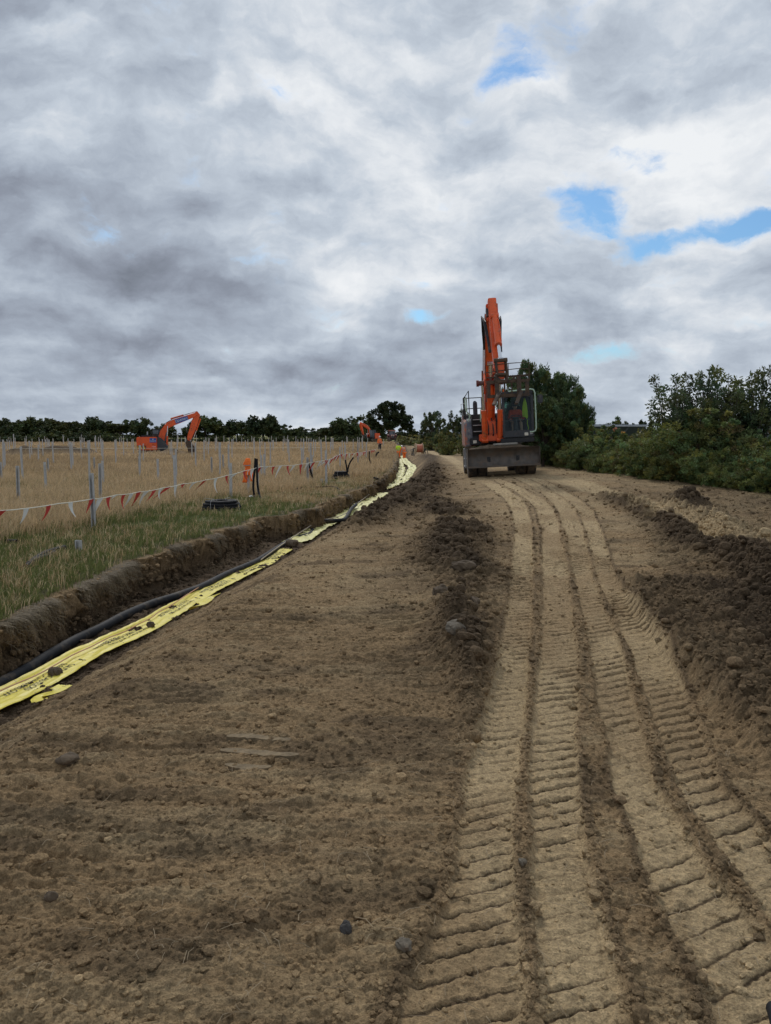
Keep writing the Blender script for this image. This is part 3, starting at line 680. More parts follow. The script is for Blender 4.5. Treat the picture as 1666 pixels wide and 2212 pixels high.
# ------------------------------------------------------------------ steel posts of the solar field
def post_mesh():
    mb = MB(); w, d, t = .070, .045, .004
    mb.bx(-w / 2, w / 2, -t / 2, t / 2, -.25, 1)
    for s in (-1, 1): mb.bx(s * w / 2 - t / 2, s * w / 2 + t / 2, t / 2 + .0005, d, -.25, 1.0)
    for s in (-1, 1): mb.bx(s * (w / 2 - .009) - .007, s * (w / 2 - .009) + .007, d + .0005, d + t, -.25, .999)
    return mb.mesh('post', M['galv'])
POST = post_mesh()
def post(px, top, bot, label, group='steel posts in the field', y=None, wide=1.0):
    p = at_g(px, bot) if y is None else at_y(px, bot, y)
    h = at_y(px, top, p.y).z - zt(p.x, p.y)
    o = bpy.data.objects.new('steel_post', POST); COL.objects.link(o); o.location = (p.x, p.y, zt(p.x, p.y)); o.scale = (wide, 1, max(h, .12))
    o.rotation_euler = (R(random.uniform(-1.2, 1.2)), R(random.uniform(-1.2, 1.2)), R(random.uniform(-25, 25)) + (math.pi if random.random() < .5 else 0))
    return tag(o, label, 'post', group)
NEAR = [
    (41.5, 1006, 1093, 'tall galvanised post standing alone at the far left behind the bunting'),
    (98.6, 998, 1062, 'galvanised post second from the left behind the bunting'),
    (106, 990, 1025, 'galvanised post in tan grass close behind the second post from the left'),
    (5, 998, 1044, 'galvanised post cut by the left edge of the view'),
    (204, 1024, 1143, 'nearest galvanised post carrying the bunting beside the green verge'),
    (217.6, 1001, 1093, 'galvanised post just behind the nearest bunting post'),
    (223, 995, 1052, 'slim galvanised post third in the line behind the nearest bunting post'),
    (205, 988, 1022, 'galvanised post farthest back in the line behind the nearest bunting post'),
    (302, 986, 1022, 'galvanised post in the tan grass in front of the tracked excavator cab'),
    (342, 991, 1046, 'galvanised post in tan grass before the bucket of the tracked excavator'),
    (380, 983, 1080, 'tall galvanised post crossed by the bunting left of the pipe coil'),
    (499, 1000, 1077, 'galvanised post crossed by the bunting right behind the large pipe coil'),
    (457.5, 987, 1030, 'galvanised post in tan grass behind the large pipe coil'),
    (483.5, 982, 1020, 'slim galvanised post in tan grass left of the orange jacket'),
    (537, 996, 1069, 'galvanised post wearing the orange jacket'),
    (557.5, 1004, 1071, 'galvanised post standing directly behind the pair of black ducts'),
    (565.5, 983, 1036, 'left one of the twin galvanised posts right of the black ducts'),
    (571, 981, 1037, 'right one of the twin galvanised posts right of the black ducts'),
    (653, 981, 1017, 'galvanised post behind the bunting left of the leaning black duct'),
    (666, 988, 1045, 'galvanised post behind the leaning black duct'),
    (674, 983, 1033, 'galvanised post just right of the leaning black duct'),
    (705, 973, 1049, 'galvanised bunting post left of the small pipe coil'),
    (735, 965, 1016, 'galvanised bunting post behind the small pipe coil'),
    (774, 957, 1005, 'galvanised bunting post right of the small pipe coil'),
]
for px, a, b, l in NEAR: post(px, a, b, l, wide=1.0)
post(204, 1022, 1141, 'second galvanised post set against the nearest bunting post', y=14.25)
for px, a, b, l in [(172.6, 1166.5, 1193, 'short cut off galvanised post stub in the green verge'), (583, 1038, 1049, 'short post stub right of the black ducts'),
                    (695, 1034, 1046, 'short post stub left of the small pipe coil')]: post(px, a, b, l, 'cut off post stubs', wide=1.2)
RL = {34: 'galvanised post among the nearest rows of the tan grass field', 50: 'slim galvanised post in the middle rows of the tan grass field',
      72: 'thin galvanised post in the far rows of the tan grass field', 110: 'tiny distant galvanised post near the field hedge'}
n_far = 0
rr = random.Random(5)
row_y = 30.0
while row_y < 162:
    band = 110 if row_y > 100 else 72 if row_y > 66 else 50 if row_y > 44 else 34
    step = 3.3 if row_y < 60 else 3.6 if row_y < 100 else 3.8
    x = -.52 * row_y - rr.uniform(0, step)
    while x < xl_of(row_y) - 1.6 and n_far < 262:
        y = row_y + rr.uniform(-.5, .5) + .04 * x; xx = x + rr.uniform(-.5, .5)
        px = 833 + FP * xx / y
        clear = (-16.5 < xx < -9.5 and 70 < y < 79)
        if rr.random() < .84 and -8 < px < 830 and not clear and xx < xl_of(y) - 1.2:
            o = bpy.data.objects.new('steel_post', POST); COL.objects.link(o); h = rr.uniform(1.2, 1.62) + .15 * (rr.random() < .1)
            o.location = (xx, y, zt(xx, y)); o.scale = (.92 + max(0, y - 60) * .004, 1.0, h)
            o.rotation_euler = (R(rr.gauss(0, 1.1)), R(rr.gauss(0, 1.3)), R(rr.uniform(-20, 20)))
            tag(o, RL[band], 'post', 'steel posts in the ' + {34: 'nearest', 50: 'middle', 72: 'far', 110: 'farthest'}[band] + ' rows'); n_far += 1
        x += step
    row_y *= 1.105 if row_y < 60 else 1.085

# ------------------------------------------------------------------ bunting
BP = [(-60, 1110), (0, 1103), (46, 1099.4), (126, 1088), (199, 1078), (252, 1069), (299, 1063), (354, 1053.5), (392, 1046), (445, 1037), (491, 1027), (529, 1017), (556, 1010),
      (570, 1007), (607, 1006), (648, 1003), (671.5, 999), (705, 993.5), (728, 983), (735, 980.5), (752, 979), (774, 977), (791, 974), (814, 969.5)]
bd = lambda px: float(np.interp(px, [-60, 0, 204, 380, 392, 499, 556, 705, 735, 774, 814], [11.7, 12.2, 13.85, 18.6, 19, 20.8, 22.1, 26.3, 38.7, 45.5, 74]))
BW = [at_y(px, py, bd(px)) for px, py in BP]
bunting = thing('bunting', 'red and white flag bunting strung between the steel posts along the verge', 'bunting', BW[4])
_f = []
for a, b in zip(BW[:-1], BW[1:]):
    L = (b - a).length; n = 4
    _f += [a.lerp(b, i / n) - Vector((0, 0, .012 * min(L, 4) * 4 * (i / n) * (1 - i / n))) for i in range(n)]
BW = _f + [BW[-1]]
B0 = BW[16].copy(); bunting.location = B0; mb = MB(); mb.tube([p - B0 for p in BW], .0085, 5); mb.build('cord', M['cord'], bunting)
def flag_mb(l, w, tilt, curl, sx):
    f = MB(); n = 6; vs = []
    for i in range(n + 1):
        t = i / n; ww = w * (1 - t) * .5 + .004; ox = -tilt * l * t + curl * l * t * t; oz = -l * t * math.sqrt(max(.1, 1 - min(.9, (tilt * .8) ** 2)))
        tw = sx * (.3 + t * .9); vs += [(ox - ww * math.cos(tw), -ww * math.sin(tw), oz), (ox + ww * math.cos(tw), ww * math.sin(tw), oz)]
    m = len(vs); vs += [(x, y + .0015, z) for x, y, z in vs]
    fs = [(2 * i, 2 * i + 1, 2 * i + 3, 2 * i + 2) for i in range(n)] + [(m + 2 * i + 2, m + 2 * i + 3, m + 2 * i + 1, m + 2 * i) for i in range(n)]
    fs += [(2 * i, 2 * i + 2, m + 2 * i + 2, m + 2 * i) for i in range(n)] + [(2 * i + 3, 2 * i + 1, m + 2 * i + 1, m + 2 * i + 3) for i in range(n)] + [(1, 0, m, m + 1)]
    return f.add(vs, fs)
acc, nxt, k = 0.0, .15, 0
for a, b in zip(BW[:-1], BW[1:]):
    L = (b - a).length
    while nxt < acc + L:
        p = a.lerp(b, (nxt - acc) / L); k += 1
        fr = random.uniform(.24, .42) if k % 9 else .12
        o = flag_mb(fr, random.uniform(.06, .09), random.uniform(.1, .95), random.uniform(-.35, .55), random.uniform(.1, 1.1)).build('flag', M['white'] if k % 2 else M['red'], bunting)
        o.location = p - B0; tag(o, 'white pennant' if k % 2 else 'red pennant')
        nxt += .44 if p.y < 27 else 1.0
    acc += L
# thin second line across the field
mb = MB(); fl = [at_y(px, py, 52) for px, py in [(-60, 968), (0, 968), (130, 969), (260, 968.5), (420, 968), (560, 967.5), (700, 967)]]
tag(mb.tube(fl, .012, 4).build('field_rope', M['cord']), 'thin white rope strung across the middle of the post field', 'rope')

# ------------------------------------------------------------------ hi-vis jacket on its post
def jacket():
    p = at_g(537, 1069); x, y = p.x, p.y; s = y / FP; top = at_y(537, 990, y).z
    t = thing('jacket', 'bright orange high visibility jacket hung over a steel post by the black ducts', 'jacket', (x, y, top))
    def sheet(rows, name, mt, parent, th=.05):
        # rows: (z below top, centre x, half width, half depth) -> draped closed cloth with folds
        vs, n = [], 28
        for i, (z, cx, hw, hd) in enumerate(rows):
            for k in range(n):
                a = 2 * math.pi * k / n; f = 1 + .13 * math.sin(3 * a + i * .9) + .10 * math.sin(7 * a - i * .6) + .05 * math.sin(11 * a + i * 2)
                vs.append((cx + math.cos(a) * hw * f, math.sin(a) * hd * f, -z + .012 * math.sin(5 * a + i)))
        m = len(rows); fs = [(i * n + k, i * n + (k + 1) % n, (i + 1) * n + (k + 1) % n, (i + 1) * n + k) for i in range(m - 1) for k in range(n)]
        fs += [tuple(range(n - 1, -1, -1)), tuple((m - 1) * n + k for k in range(n))]
        return MB().add(vs, fs).build(name, mt, parent, ang=75)
    b = sheet([(0, .0, .03, .03), (.015, -.005, .06, .05), (.07, -.012, .085, .06), (.14, -.025, .108, .075), (.20, -.018, .098, .075), (.27, .0, .068, .065), (.33, .005, .066, .065), (.40, .012, .095, .08),
               (.47, .012, .115, .09), (.50, .012, .11, .09)], 'shell', M['hivis'], t)
    sheet([(.30, -.05, .03, .04), (.40, -.062, .055, .05), (.52, -.075, .062, .055), (.66, -.095, .062, .055), (.715, -.105, .066, .05), (.722, -.105, .05, .04)], 'sleeve', M['hivis2'], t)
    sheet([(.33, .075, .03, .04), (.42, .095, .045, .05), (.55, .108, .05, .05), (.66, .115, .05, .045), (.69, .115, .04, .04)], 'sleeve', M['hivis2'], t)
    MB().tube([(-.09, -.086, -.205), (-.03, -.098, -.215), (.04, -.096, -.21), (.085, -.07, -.2)], .012, 6).build('reflective_band', M['reflect'], t)
    MB().tube([(.05, -.1, -.36), (.01, -.112, -.40), (.0, -.11, -.50)], .009, 6).build('drawstring', M['white'], t)
jacket()

# ------------------------------------------------------------------ black ducting on the field
def duct(name, pts, r, label, cat='pipe', group=None, mt='duct', ribs=True, parent=None):
    P = [Vector(p) for p in pts]; fine = []
    for i in range(len(P) - 1):      # Catmull-Rom
        p0, p1, p2, p3 = P[max(i - 1, 0)], P[i], P[i + 1], P[min(i + 2, len(P) - 1)]
        n = max(4, int((p2 - p1).length / .06)); n = min(n, 60)
        for k in range(n):
            t = k / n; fine.append(.5 * (2 * p1 + (p2 - p0) * t + (2 * p0 - 5 * p1 + 4 * p2 - p3) * t * t + (3 * p1 - p0 - 3 * p2 + p3) * t ** 3))
    fine.append(P[-1])
    o = MB().tube(fine, [r * (1 + (.05 if (i % 2 and ribs) else 0)) for i in range(len(fine))], 12).build(name, M[mt], parent, ang=60)
    return tag(o, label, cat, group) if parent is None else o
def gpt(px, py, lift=0.0):
    p = at_g(px, py, lift); return Vector((p.x, p.y, zt(p.x, p.y) + lift))
g = gpt(552, 1074); yb = g.y
pair = [[(551, 1077, .0), (549.5, 1070, 0), (547.5, 1055, 0), (548, 1035, 0), (550.5, 1015, 0), (552, 990, 0)], [(568, 1086, 0), (563, 1077, 0), (559, 1062, 0), (556.5, 1045, 0), (555.5, 1025, 0), (555, 991, 0)]]
for pts, l in zip(pair, ['left of two black ducts rising from the grass beside the orange jacket', 'right bent one of two black ducts rising from the grass beside the orange jacket']):
    duct('duct', [at_y(a, b, yb - .35 * (b > 1075) - (.06 if l[0] == 'r' else 0)) for a, b, _ in pts], .030, l, group='upright black ducts')
def coil(px, bot, dia, loops, label, extra=None):
    p = gpt(px, bot); y = p.y + dia * .35; x = p.x * y / p.y; z0 = zt(x, y)
    t = thing('pipe_coil', label, 'pipe coil', (x, y, z0), group='coils of black pipe'); r = .034; k = 0
    pts = []
    for lay in range(loops):
        for w in range(3):
            rad = dia / 2 - r - w * r * 1.75 - (0, .0, .035, .07, .09)[lay] - .012 * (lay % 2)
            pts += [((rad + random.uniform(-.006, .006)) * math.cos(a), (rad) * math.sin(a), r + lay * r * 1.72 + random.uniform(-.004, .004) + .004 * math.sin(3 * a + lay)) for a in np.linspace(0, 2 * math.pi, 40, endpoint=False)]
    MB().tube(pts, r, 8).build('winding', M['duct'], t, ang=60)
    for a in (-1.9, -.35, 1.3, 2.9):
        c, s = math.cos(a), math.sin(a); ri, ro, h = dia / 2 - 7.5 * r, dia / 2 + .012, loops * r * 1.72 + r * .9
        MB().tube([(c * q, s * q, zz) for q, zz in ((ri, .0), (ri, h), (dia / 2 - r, h + .015), (ro, h * .8), (ro, .0))], .004, 5).build('tie', M['galv'], t)
    return t, x, y, z0
coil(479, 1105, .90, 4, 'large flat coil of black corrugated pipe tied with blue string on the green verge')
t2, cx, cy, cz = coil(737, 1033.5, .76, 5, 'small upright coil of black pipe with two free ends near the trench')
for pts in ([(750, 1022), (749, 1010), (747, 998), (746.5, 993)], [(751, 1020), (753, 1008), (757, 998), (764, 988)]):
    a = [at_y(px, py, cy - .15) - Vector((cx, cy, cz)) for px, py in pts]; duct('free_end', a, .032, None, parent=t2)
for pts, dy, l in [([(683, 1043), (676, 1033), (671, 1015), (667, 1003), (664.5, 988)], 0, 'black duct leaning up out of the grass in the middle of the verge'),
                   ([(676, 1040), (672, 1030), (671, 1018), (671, 1012)], .2, 'short black duct end beside the leaning black duct'),
                   ([(803, 1009), (801, 1000), (798, 990), (798, 978), (799, 975)], 0, 'thick black duct standing up near the far bunting'),
                   ([(812, 993), (812, 986), (815, 979), (819, 977)], 0, 'small curved black duct sprouting near the far end of the verge')]:
    y0 = gpt(*pts[0]).y; duct('duct', [at_y(px, py, y0 + dy) for px, py in pts], .034 if y0 < 45 else .06, l, group='upright black ducts')
for pts, r, l in [([(108, 1103), (125, 1102), (145, 1101), (165, 1104), (184, 1108)], .035, 'black duct lying in the grass left of the nearest bunting post'),
                  ([(60, 1218), (80, 1203), (98, 1192), (120, 1184), (140, 1179)], .035, 'upper one of the black ducts piled on the lower left verge'),
                  ([(56, 1222), (78, 1209), (100, 1199), (118, 1190)], .033, 'lower one of the black ducts piled on the lower left verge'),
                  ([(13, 1169), (24, 1168), (37, 1169.5)], .045, 'short cut of black duct at the left edge of the verge'),
                  ([(243, 1134), (258, 1140), (276, 1151)], .012, 'thin black rod lying in the grass right of the nearest bunting post'),
                  ([(580, 1052), (610, 1046), (640, 1042), (668, 1044), (682, 1048)], .022, 'long thin black duct lying in the dry grass of the verge'),
                  ([(640, 1039), (655, 1034), (668, 1031), (680, 1033), (686, 1041)], .032, 'looped black duct lying around the leaning duct'),
                  ([(640, 1056), (690, 1053), (730, 1056), (770, 1064)], .022, 'thin black duct running over the verge towards the trench'),
                  ([(694, 1032), (715, 1032), (728, 1033.5)], .03, 'black duct end lying left of the small coil'),
                  ([(765, 1003), (778, 998), (796, 1000)], .02, 'thin curved duct arching over the grass past the small coil')]:
    duct('duct', [gpt(a, b, r * .9 + .02) for a, b in pts], r, l, group='black ducts lying on the verge')
st = gpt(542, 1076); tag(MB().lathe([(0, -.02), (.06, 0), (.07, .03), (.04, .06), (0, .07)], (st.x, st.y, st.z + .02), n=9).build('pale_stone', M['white'], None), 'pale lump at the foot of the two black ducts', 'stone')

# ------------------------------------------------------------------ trench: ducts, rope, warning tape
def z8(x, y): return ((500 + x / 2.777) * .8641, (1100 + y / 2.777) * .8641)
def z7(x, y): return (x / 2.38 * .8641, (1400 + y / 2.38) * .8641)
def tpt(q, lift=0.0, z=-.5):
    p = at(q[0], q[1], z)
    for _ in range(4):
        zz = zt(p.x, p.y); p = at(q[0], q[1], min(zz, -.2) + lift)
    return Vector((p.x, p.y, p.z))
A = [z7(-120, 800), z7(0, 735), z7(150, 655), z7(300, 560), z7(460, 470), z7(600, 405), z7(740, 330), z7(900, 262), z7(1050, 215), z7(1200, 160), z7(1350, 85), z7(1500, 22), z8(430, 822), z8(560, 738), z8(640, 690), z8(720, 668),
     z8(768, 650), z8(778, 625), z8(745, 603), z8(690, 598)]
duct('trench_duct', [at(q[0], q[1], -.5 + .065 - .03 * (i > 13)) for i, q in enumerate(A)], .050, 'long black duct snaking along the trench floor beside the yellow tape', 'pipe', 'black ducts in the trench', 'cable')
Bq = [z8(640, 566), z8(740, 562), z8(860, 562), z8(940, 560), z8(1000, 552), z8(1030, 515), z8(1050, 480), z8(1085, 447)]
duct('trench_duct', [at(q[0], q[1], -.36) for i, q in enumerate(Bq)], .048, 'black duct coming out of the trench wall and bending over the yellow tape', 'pipe', 'black ducts in the trench', 'cable')
Cq = [z8(1095, 440), z8(1150, 412), z8(1200, 390), z8(1245, 355), z8(1252, 330), z8(1238, 308)]
duct('trench_duct', [tpt(q, .05) for q in Cq], .045, 'farther grey black duct curving along the trench towards the two workers', 'pipe', 'black ducts in the trench', 'cable')
Dq = [z8(1262, 330), z8(1285, 300), z8(1310, 275), z8(1340, 262)]
duct('trench_duct', [tpt(q, .05) for q in Dq], .045, 'farthest short duct end lying by the cream coloured tape', 'pipe', 'black ducts in the trench', 'cable')
Eq = [z8(1210, 262), z8(1245, 275), z8(1275, 300)]
duct('trench_duct', [at_y(a, b, 31 + i * .6) for i, (a, b) in enumerate(Eq)], .045, 'black duct drooping over the trench lip far down the trench', 'pipe', 'black ducts in the trench', 'cable')
Rq = [z8(385, 860), z8(520, 760), z8(640, 678), z8(730, 620), z8(830, 560), z8(930, 540), z8(1010, 510), z8(1060, 465), z8(1160, 390), z8(1220, 345)]
duct('draw_rope', [at(q[0], q[1], -.36 if 0 < i < 9 else -.45) for i, q in enumerate(Rq)], .010, 'thin pale draw rope lying along the trench over the black ducts', 'rope', None, 'rope', False)

def tape_mat(pale):
    m = mat('warning tape', (.86, .73, .10) if not pale else (.88, .83, .34), .45, var=.08, scale=7, dirt=(.32, .24, .11), dirt_amt=.14 if not pale else .2, dirt_scale=22, spec=.4)
    N, L = m.node_tree.nodes, m.node_tree.links; b = N['Principled BSDF']
    tr = N.new('ShaderNodeBsdfTranslucent'); tr.inputs[0].default_value = (.85, .78, .12, 1); ms = N.new('ShaderNodeMixShader'); ms.inputs[0].default_value = .18
    L.new(b.outputs[0], ms.inputs[1]); L.new(tr.outputs[0], ms.inputs[2]); L.new(ms.outputs[0], N['Material Output'].inputs[0]); return m
TAPE, TAPE_PALE = tape_mat(False), tape_mat(True)
class Tape:
    """ribbon lying on the trench bottom: arclength s, across t in [-1, 1]."""
    def __init__(s, cl, widths, lift, crumple, seed, curl=.0):
        P = []
        for i in range(len(cl) - 1):
            p0, p1, p2, p3 = cl[max(i - 1, 0)], cl[i], cl[i + 1], cl[min(i + 2, len(cl) - 1)]
            for k in range(24):
                t = k / 24; P.append(.5 * (2 * p1 + (p2 - p0) * t + (2 * p0 - 5 * p1 + 4 * p2 - p3) * t * t + (3 * p1 - p0 - 3 * p2 + p3) * t ** 3))
        P.append(cl[-1]); P = np.array([p[:] for p in P]); seg = np.linalg.norm(np.diff(P, axis=0), axis=1)
        s.S = np.concatenate([[0], np.cumsum(seg)]); s.P = P; s.len = s.S[-1]; s.w = np.array(widths); s.lift = lift; s.cr = crumple; s.sd = seed; s.curl = curl
    def pts(self, s, t):
        s = np.asarray(s, float); t = np.asarray(t, float)
        c = np.stack([np.interp(s, self.S, self.P[:, i]) for i in range(3)], -1)
        e = .05; c1 = np.stack([np.interp(s + e, self.S, self.P[:, i]) for i in range(2)], -1); c0 = np.stack([np.interp(s - e, self.S, self.P[:, i]) for i in range(2)], -1)
        d = c1 - c0; d /= np.linalg.norm(d, axis=-1, keepdims=True) + 1e-9
        w = np.interp(s / self.len, np.linspace(0, 1, len(self.w)), self.w) * (1 + .10 * (fbm(s * 1.7, s * 0 + self.sd, 21, 3) - .5))
        o = t * w / 2 + self.cr * .12 * (fbm(s * 1.2, s * 0, self.sd, 3) - .5)
        x, y = c[..., 0] + d[..., 1] * o, c[..., 1] - d[..., 0] * o
        z = c[..., 2] + self.lift + self.curl * np.maximum(-t - .55, 0) ** 2 * (.5 + fbm(s * .9, s * 0, self.sd + 4, 2))
        z = z + self.cr * (.11 * (fbm(s * 3.2 + t, t * 1.6, self.sd + 2, 3) - .35) + .03 * (fbm(s * 12, t * 5, self.sd + 8, 2) - .5)) * (1.0)
        z = z + .013 * (fbm(s * 1.1, t * 7, self.sd + 9, 2) - .5)
        return np.stack([x, y, z], -1)
    def mesh(self, name, mt, parent, n=None, ragged=.0):
        n = n or max(80, int(self.len / .035)); k = 17
        s, t = np.meshgrid(np.linspace(0, self.len, n), np.linspace(-1, 1, k), indexing='ij')
        t = t + np.where(t > .95, ragged * (fbm(s * 5, s * 0, 5, 3) - .5), 0)
        V = self.pts(s, t).reshape(-1, 3); I = np.arange(n * k).reshape(n, k)
        F = np.stack([I[:-1, :-1], I[:-1, 1:], I[1:, 1:], I[1:, :-1]], -1).reshape(-1, 4)
        V2 = V + (0, 0, -.0012); b = len(V)
        edge = np.concatenate([np.stack([I[:-1, c], I[1:, c], I[1:, c] + b, I[:-1, c] + b], -1) for c in (0, k - 1)])
        F = np.vstack([F, F[:, ::-1] + b, edge])
        return link_mesh(name, np_mesh(name, np.vstack([V, V2]), F, mt, None, smooth=True), parent)
_txt = {}
def text_geo(body):
    if body not in _txt:
        c = bpy.data.curves.new('t', 'FONT'); c.body = body; c.size = 1; c.resolution_u = 2; c.align_x = 'LEFT'
        o = bpy.data.objects.new('t', c); COL.objects.link(o); dg = bpy.context.evaluated_depsgraph_get()
        me = o.evaluated_get(dg).to_mesh(); V = np.array([v.co[:] for v in me.vertices]); F = [tuple(p.vertices) for p in me.polygons]
        o.evaluated_get(dg).to_mesh_clear(); bpy.data.objects.remove(o); bpy.data.curves.remove(c); _txt[body] = (V, F)
    return _txt[body]
BOLT = (np.array([(0, .95, 0), (.16, 1.0, 0), (.10, .58, 0), (.30, .62, 0), (.02, -.05, 0), (.14, .40, 0), (-.05, .36, 0)]), [(0, 2, 1), (0, 6, 2), (6, 5, 2), (2, 5, 3), (5, 4, 3)])
def print_on(tape, geo, s0, t0, size, parent, name):
    """lettering reads from far to near, tops towards the track."""
    V, F = geo; W = np.interp(s0 / tape.len, np.linspace(0, 1, len(tape.w)), tape.w)
    P = tape.pts(s0 - V[:, 0] * size, t0 + V[:, 1] * size / (W / 2)); P[:, 2] += .004
    me = bpy.data.meshes.new(name); me.from_pydata([tuple(p) for p in P], [], F); me.materials.append(M['ink']); return link_mesh(name, me, parent)
L_ = [z7(-330, 985), z7(-160, 930), z7(0, 862), z7(180, 775), z7(330, 690), z7(500, 590), z7(700, 500), z7(900, 400), z7(1060, 300), z7(1250, 190), z7(1460, 85), z8(430, 880), z8(520, 815), z8(600, 765)]
cl = [at(q[0], q[1], -.49) for q in L_]
t1 = thing('warning_tape', 'long yellow electric cable warning tape laid along the near trench', 'warning tape', (0, 0, 0), group='warning tapes in the trench')
T1 = Tape(cl, [.31, .31, .30, .30, .30, .31, .32], .035, .26, 3, curl=.16); T1.mesh('tape', TAPE, t1, ragged=.05)
CAP = text_geo('CAUTION'); ECB = text_geo('ELECTRIC CABLE BELOW')
s = .5
while s < T1.len - 1.2:
    for t0, body in ((-.45, 'ELECTRIC CABLE BELOW'), (.08, 'CAUTION CAUTION')):
        print_on(T1, text_geo(body), s + 1.0, t0, .082, t1, 'lettering')
    print_on(T1, BOLT, s + 1.16, -.2, .12, t1, 'bolt_symbol'); s += 1.42
duct('edge_cord', [Vector(T1.pts(np.array([q]), np.array([-.62 + .3 * math.sin(q * .8)]))[0]) + Vector((0, 0, .035)) for q in np.linspace(.1, 5.4, 18)], .006, None, parent=t1, mt='pinkrope', ribs=False)
sl = [tpt(q, .0) for q in (z7(203, 905), z7(260, 868), z7(320, 835), z7(388, 798))]
T1b = Tape([p + Vector((0, 0, .075)) for p in sl], [.03, .12, .16, .13], .0, .1, 9); b = T1b.mesh('torn_tape', TAPE, None, 60); tag(b, 'torn corner of yellow tape poking out of the soil at lower left', 'warning tape', 'warning tapes in the trench')
sl = [tpt(q, .0) for q in (z7(1130, 333), z7(1190, 305), z7(1250, 265), z7(1312, 238))]
b = Tape([p + Vector((0, 0, .08)) for p in sl], [.05, .14, .14, .06], .0, .1, 12).mesh('torn_tape', TAPE, None, 60); tag(b, 'strip of yellow tape showing beside a clod in the middle of the trench', 'warning tape', 'warning tapes in the trench')
M_ = [z8(640, 735), z8(720, 700), z8(780, 655), z8(850, 610), z8(920, 578), z8(990, 540), z8(1060, 505), z8(1130, 458), z8(1190, 425), z8(1260, 380)]
t2 = thing('warning_tape', 'crumpled yellow warning tape in the middle stretch of the trench', 'warning tape', (0, 0, 0), group='warning tapes in the trench')
T2 = Tape([at(q[0], q[1], -.5 - .06 * i / 9) for i, q in enumerate(M_)], [.45, .5, .55, .55, .55, .6], .075, .6, 21); T2.mesh('tape', TAPE_PALE, t2, ragged=.3)
for s0 in np.arange(1.5, T2.len - .3, 1.6): print_on(T2, text_geo('CAUTION'), s0, -.1, .10, t2, 'lettering')
for pts, w, l, sd in [([z8(1290, 350), z8(1340, 315), z8(1370, 275), z8(1392, 235), z8(1395, 200), z8(1385, 165), z8(1378, 140)], [.5, .55, .55, .6, .6], 'cream crumpled warning tape on the trench floor before the worker in yellow', 31),
                      ([z8(1385, 322), z8(1425, 290), z8(1455, 250), z8(1475, 212), z8(1470, 190), z8(1440, 170), z8(1418, 140), z8(1405, 118)], [.4, .5, .55, .6, .55, .45], 'cream crumpled warning tape curving on the spoil before the worker in orange', 32)]:
    t3 = thing('warning_tape', l, 'warning tape', (0, 0, 0), group='warning tapes in the trench')
    T3 = Tape([tpt(q, 0) for q in pts], w, .08, 1.5, sd); T3.mesh('tape', TAPE_PALE, t3, ragged=.4)
    for s0 in np.arange(2, T3.len - 1, 3.0): print_on(T3, text_geo('CAUTION'), s0, -.2, .2, t3, 'lettering')

# ------------------------------------------------------------------ clods and stones one can point at
def rock(px, py, r, label, mt='mud', z=None, dz=0, squash=.75, seed=0, name='clod', at_trench=False):
    V = rock_verts(IV3, 4000 + seed, .55, 1.6) * (r, r, r * squash); p = tpt((px, py)) if at_trench else gpt(px, py)
    me = np_mesh(name, V, IF3, M[mt], None, smooth=False); o = link_mesh(name, me)
    o.location = (p.x, p.y, p.z + r * .35 + dz); return tag(o, label, 'stone' if mt in ('stone', 'flint') else 'clod', 'stones on the track' if mt in ('stone', 'flint') else 'clods of earth')
rock(*z7(332, 715), .075, 'round brown clod weighing down the near end of the yellow tape', dz=.03, seed=1, at_trench=True)
rock(*z7(900, 412), .055, 'smaller brown clod on the yellow tape near its lettering', dz=.03, seed=2, at_trench=True)
rock(*z7(1503, 36), .10, 'flat brown clod at the trench bottom where the tape narrows', dz=.02, seed=3, at_trench=True, squash=.5)
rock(*z8(640, 752), .16, 'dark clod covering the yellow tape at the bend of the trench', dz=.03, seed=4, at_trench=True, squash=.6)
rock(*z8(905, 595), .10, 'dark clod on the crumpled yellow tape', dz=.05, seed=5, at_trench=True)
rock(*z8(365, 880), .12, 'brown clod between the trench duct and the yellow tape', dz=.0, seed=14, at_trench=True, squash=.6)
rock(985, 1426, .075, 'pale grey stone half sunk at the foot of the spoil ridge', 'stone', seed=6, name='stone')
rock(748, 2030, .026, 'dark wet flint lying on the lower track', 'flint', seed=7, name='stone', squash=1.0)
rock(874, 2070, .024, 'smooth grey cobble at the edge of the pale tyre print', 'stone', seed=8, name='stone')
rock(1128, 1880, .016, 'small pale stone pressed into the tyre print', 'stone', seed=9, name='stone')
rock(108, 1950, .022, 'dark clod lying alone on the lower left track', seed=10)
rock(150, 1648, .05, 'clod on the left side of the track below the torn tape', seed=11, squash=.6)
rock(1532, 1038, .14, 'clod pushed up at the edge of the hedge', seed=12)
rock(1380, 1012, .14, 'small clod at the hedge foot beside the pale road', seed=13)
rock(1000, 1255, .11, 'large brown clod on top of the spoil ridge', seed=15); rock(955, 1300, .085, 'broken clod on the left flank of the spoil ridge', seed=16); rock(1020, 1330, .075, 'grey brown clod near the foot of the spoil ridge', seed=17)
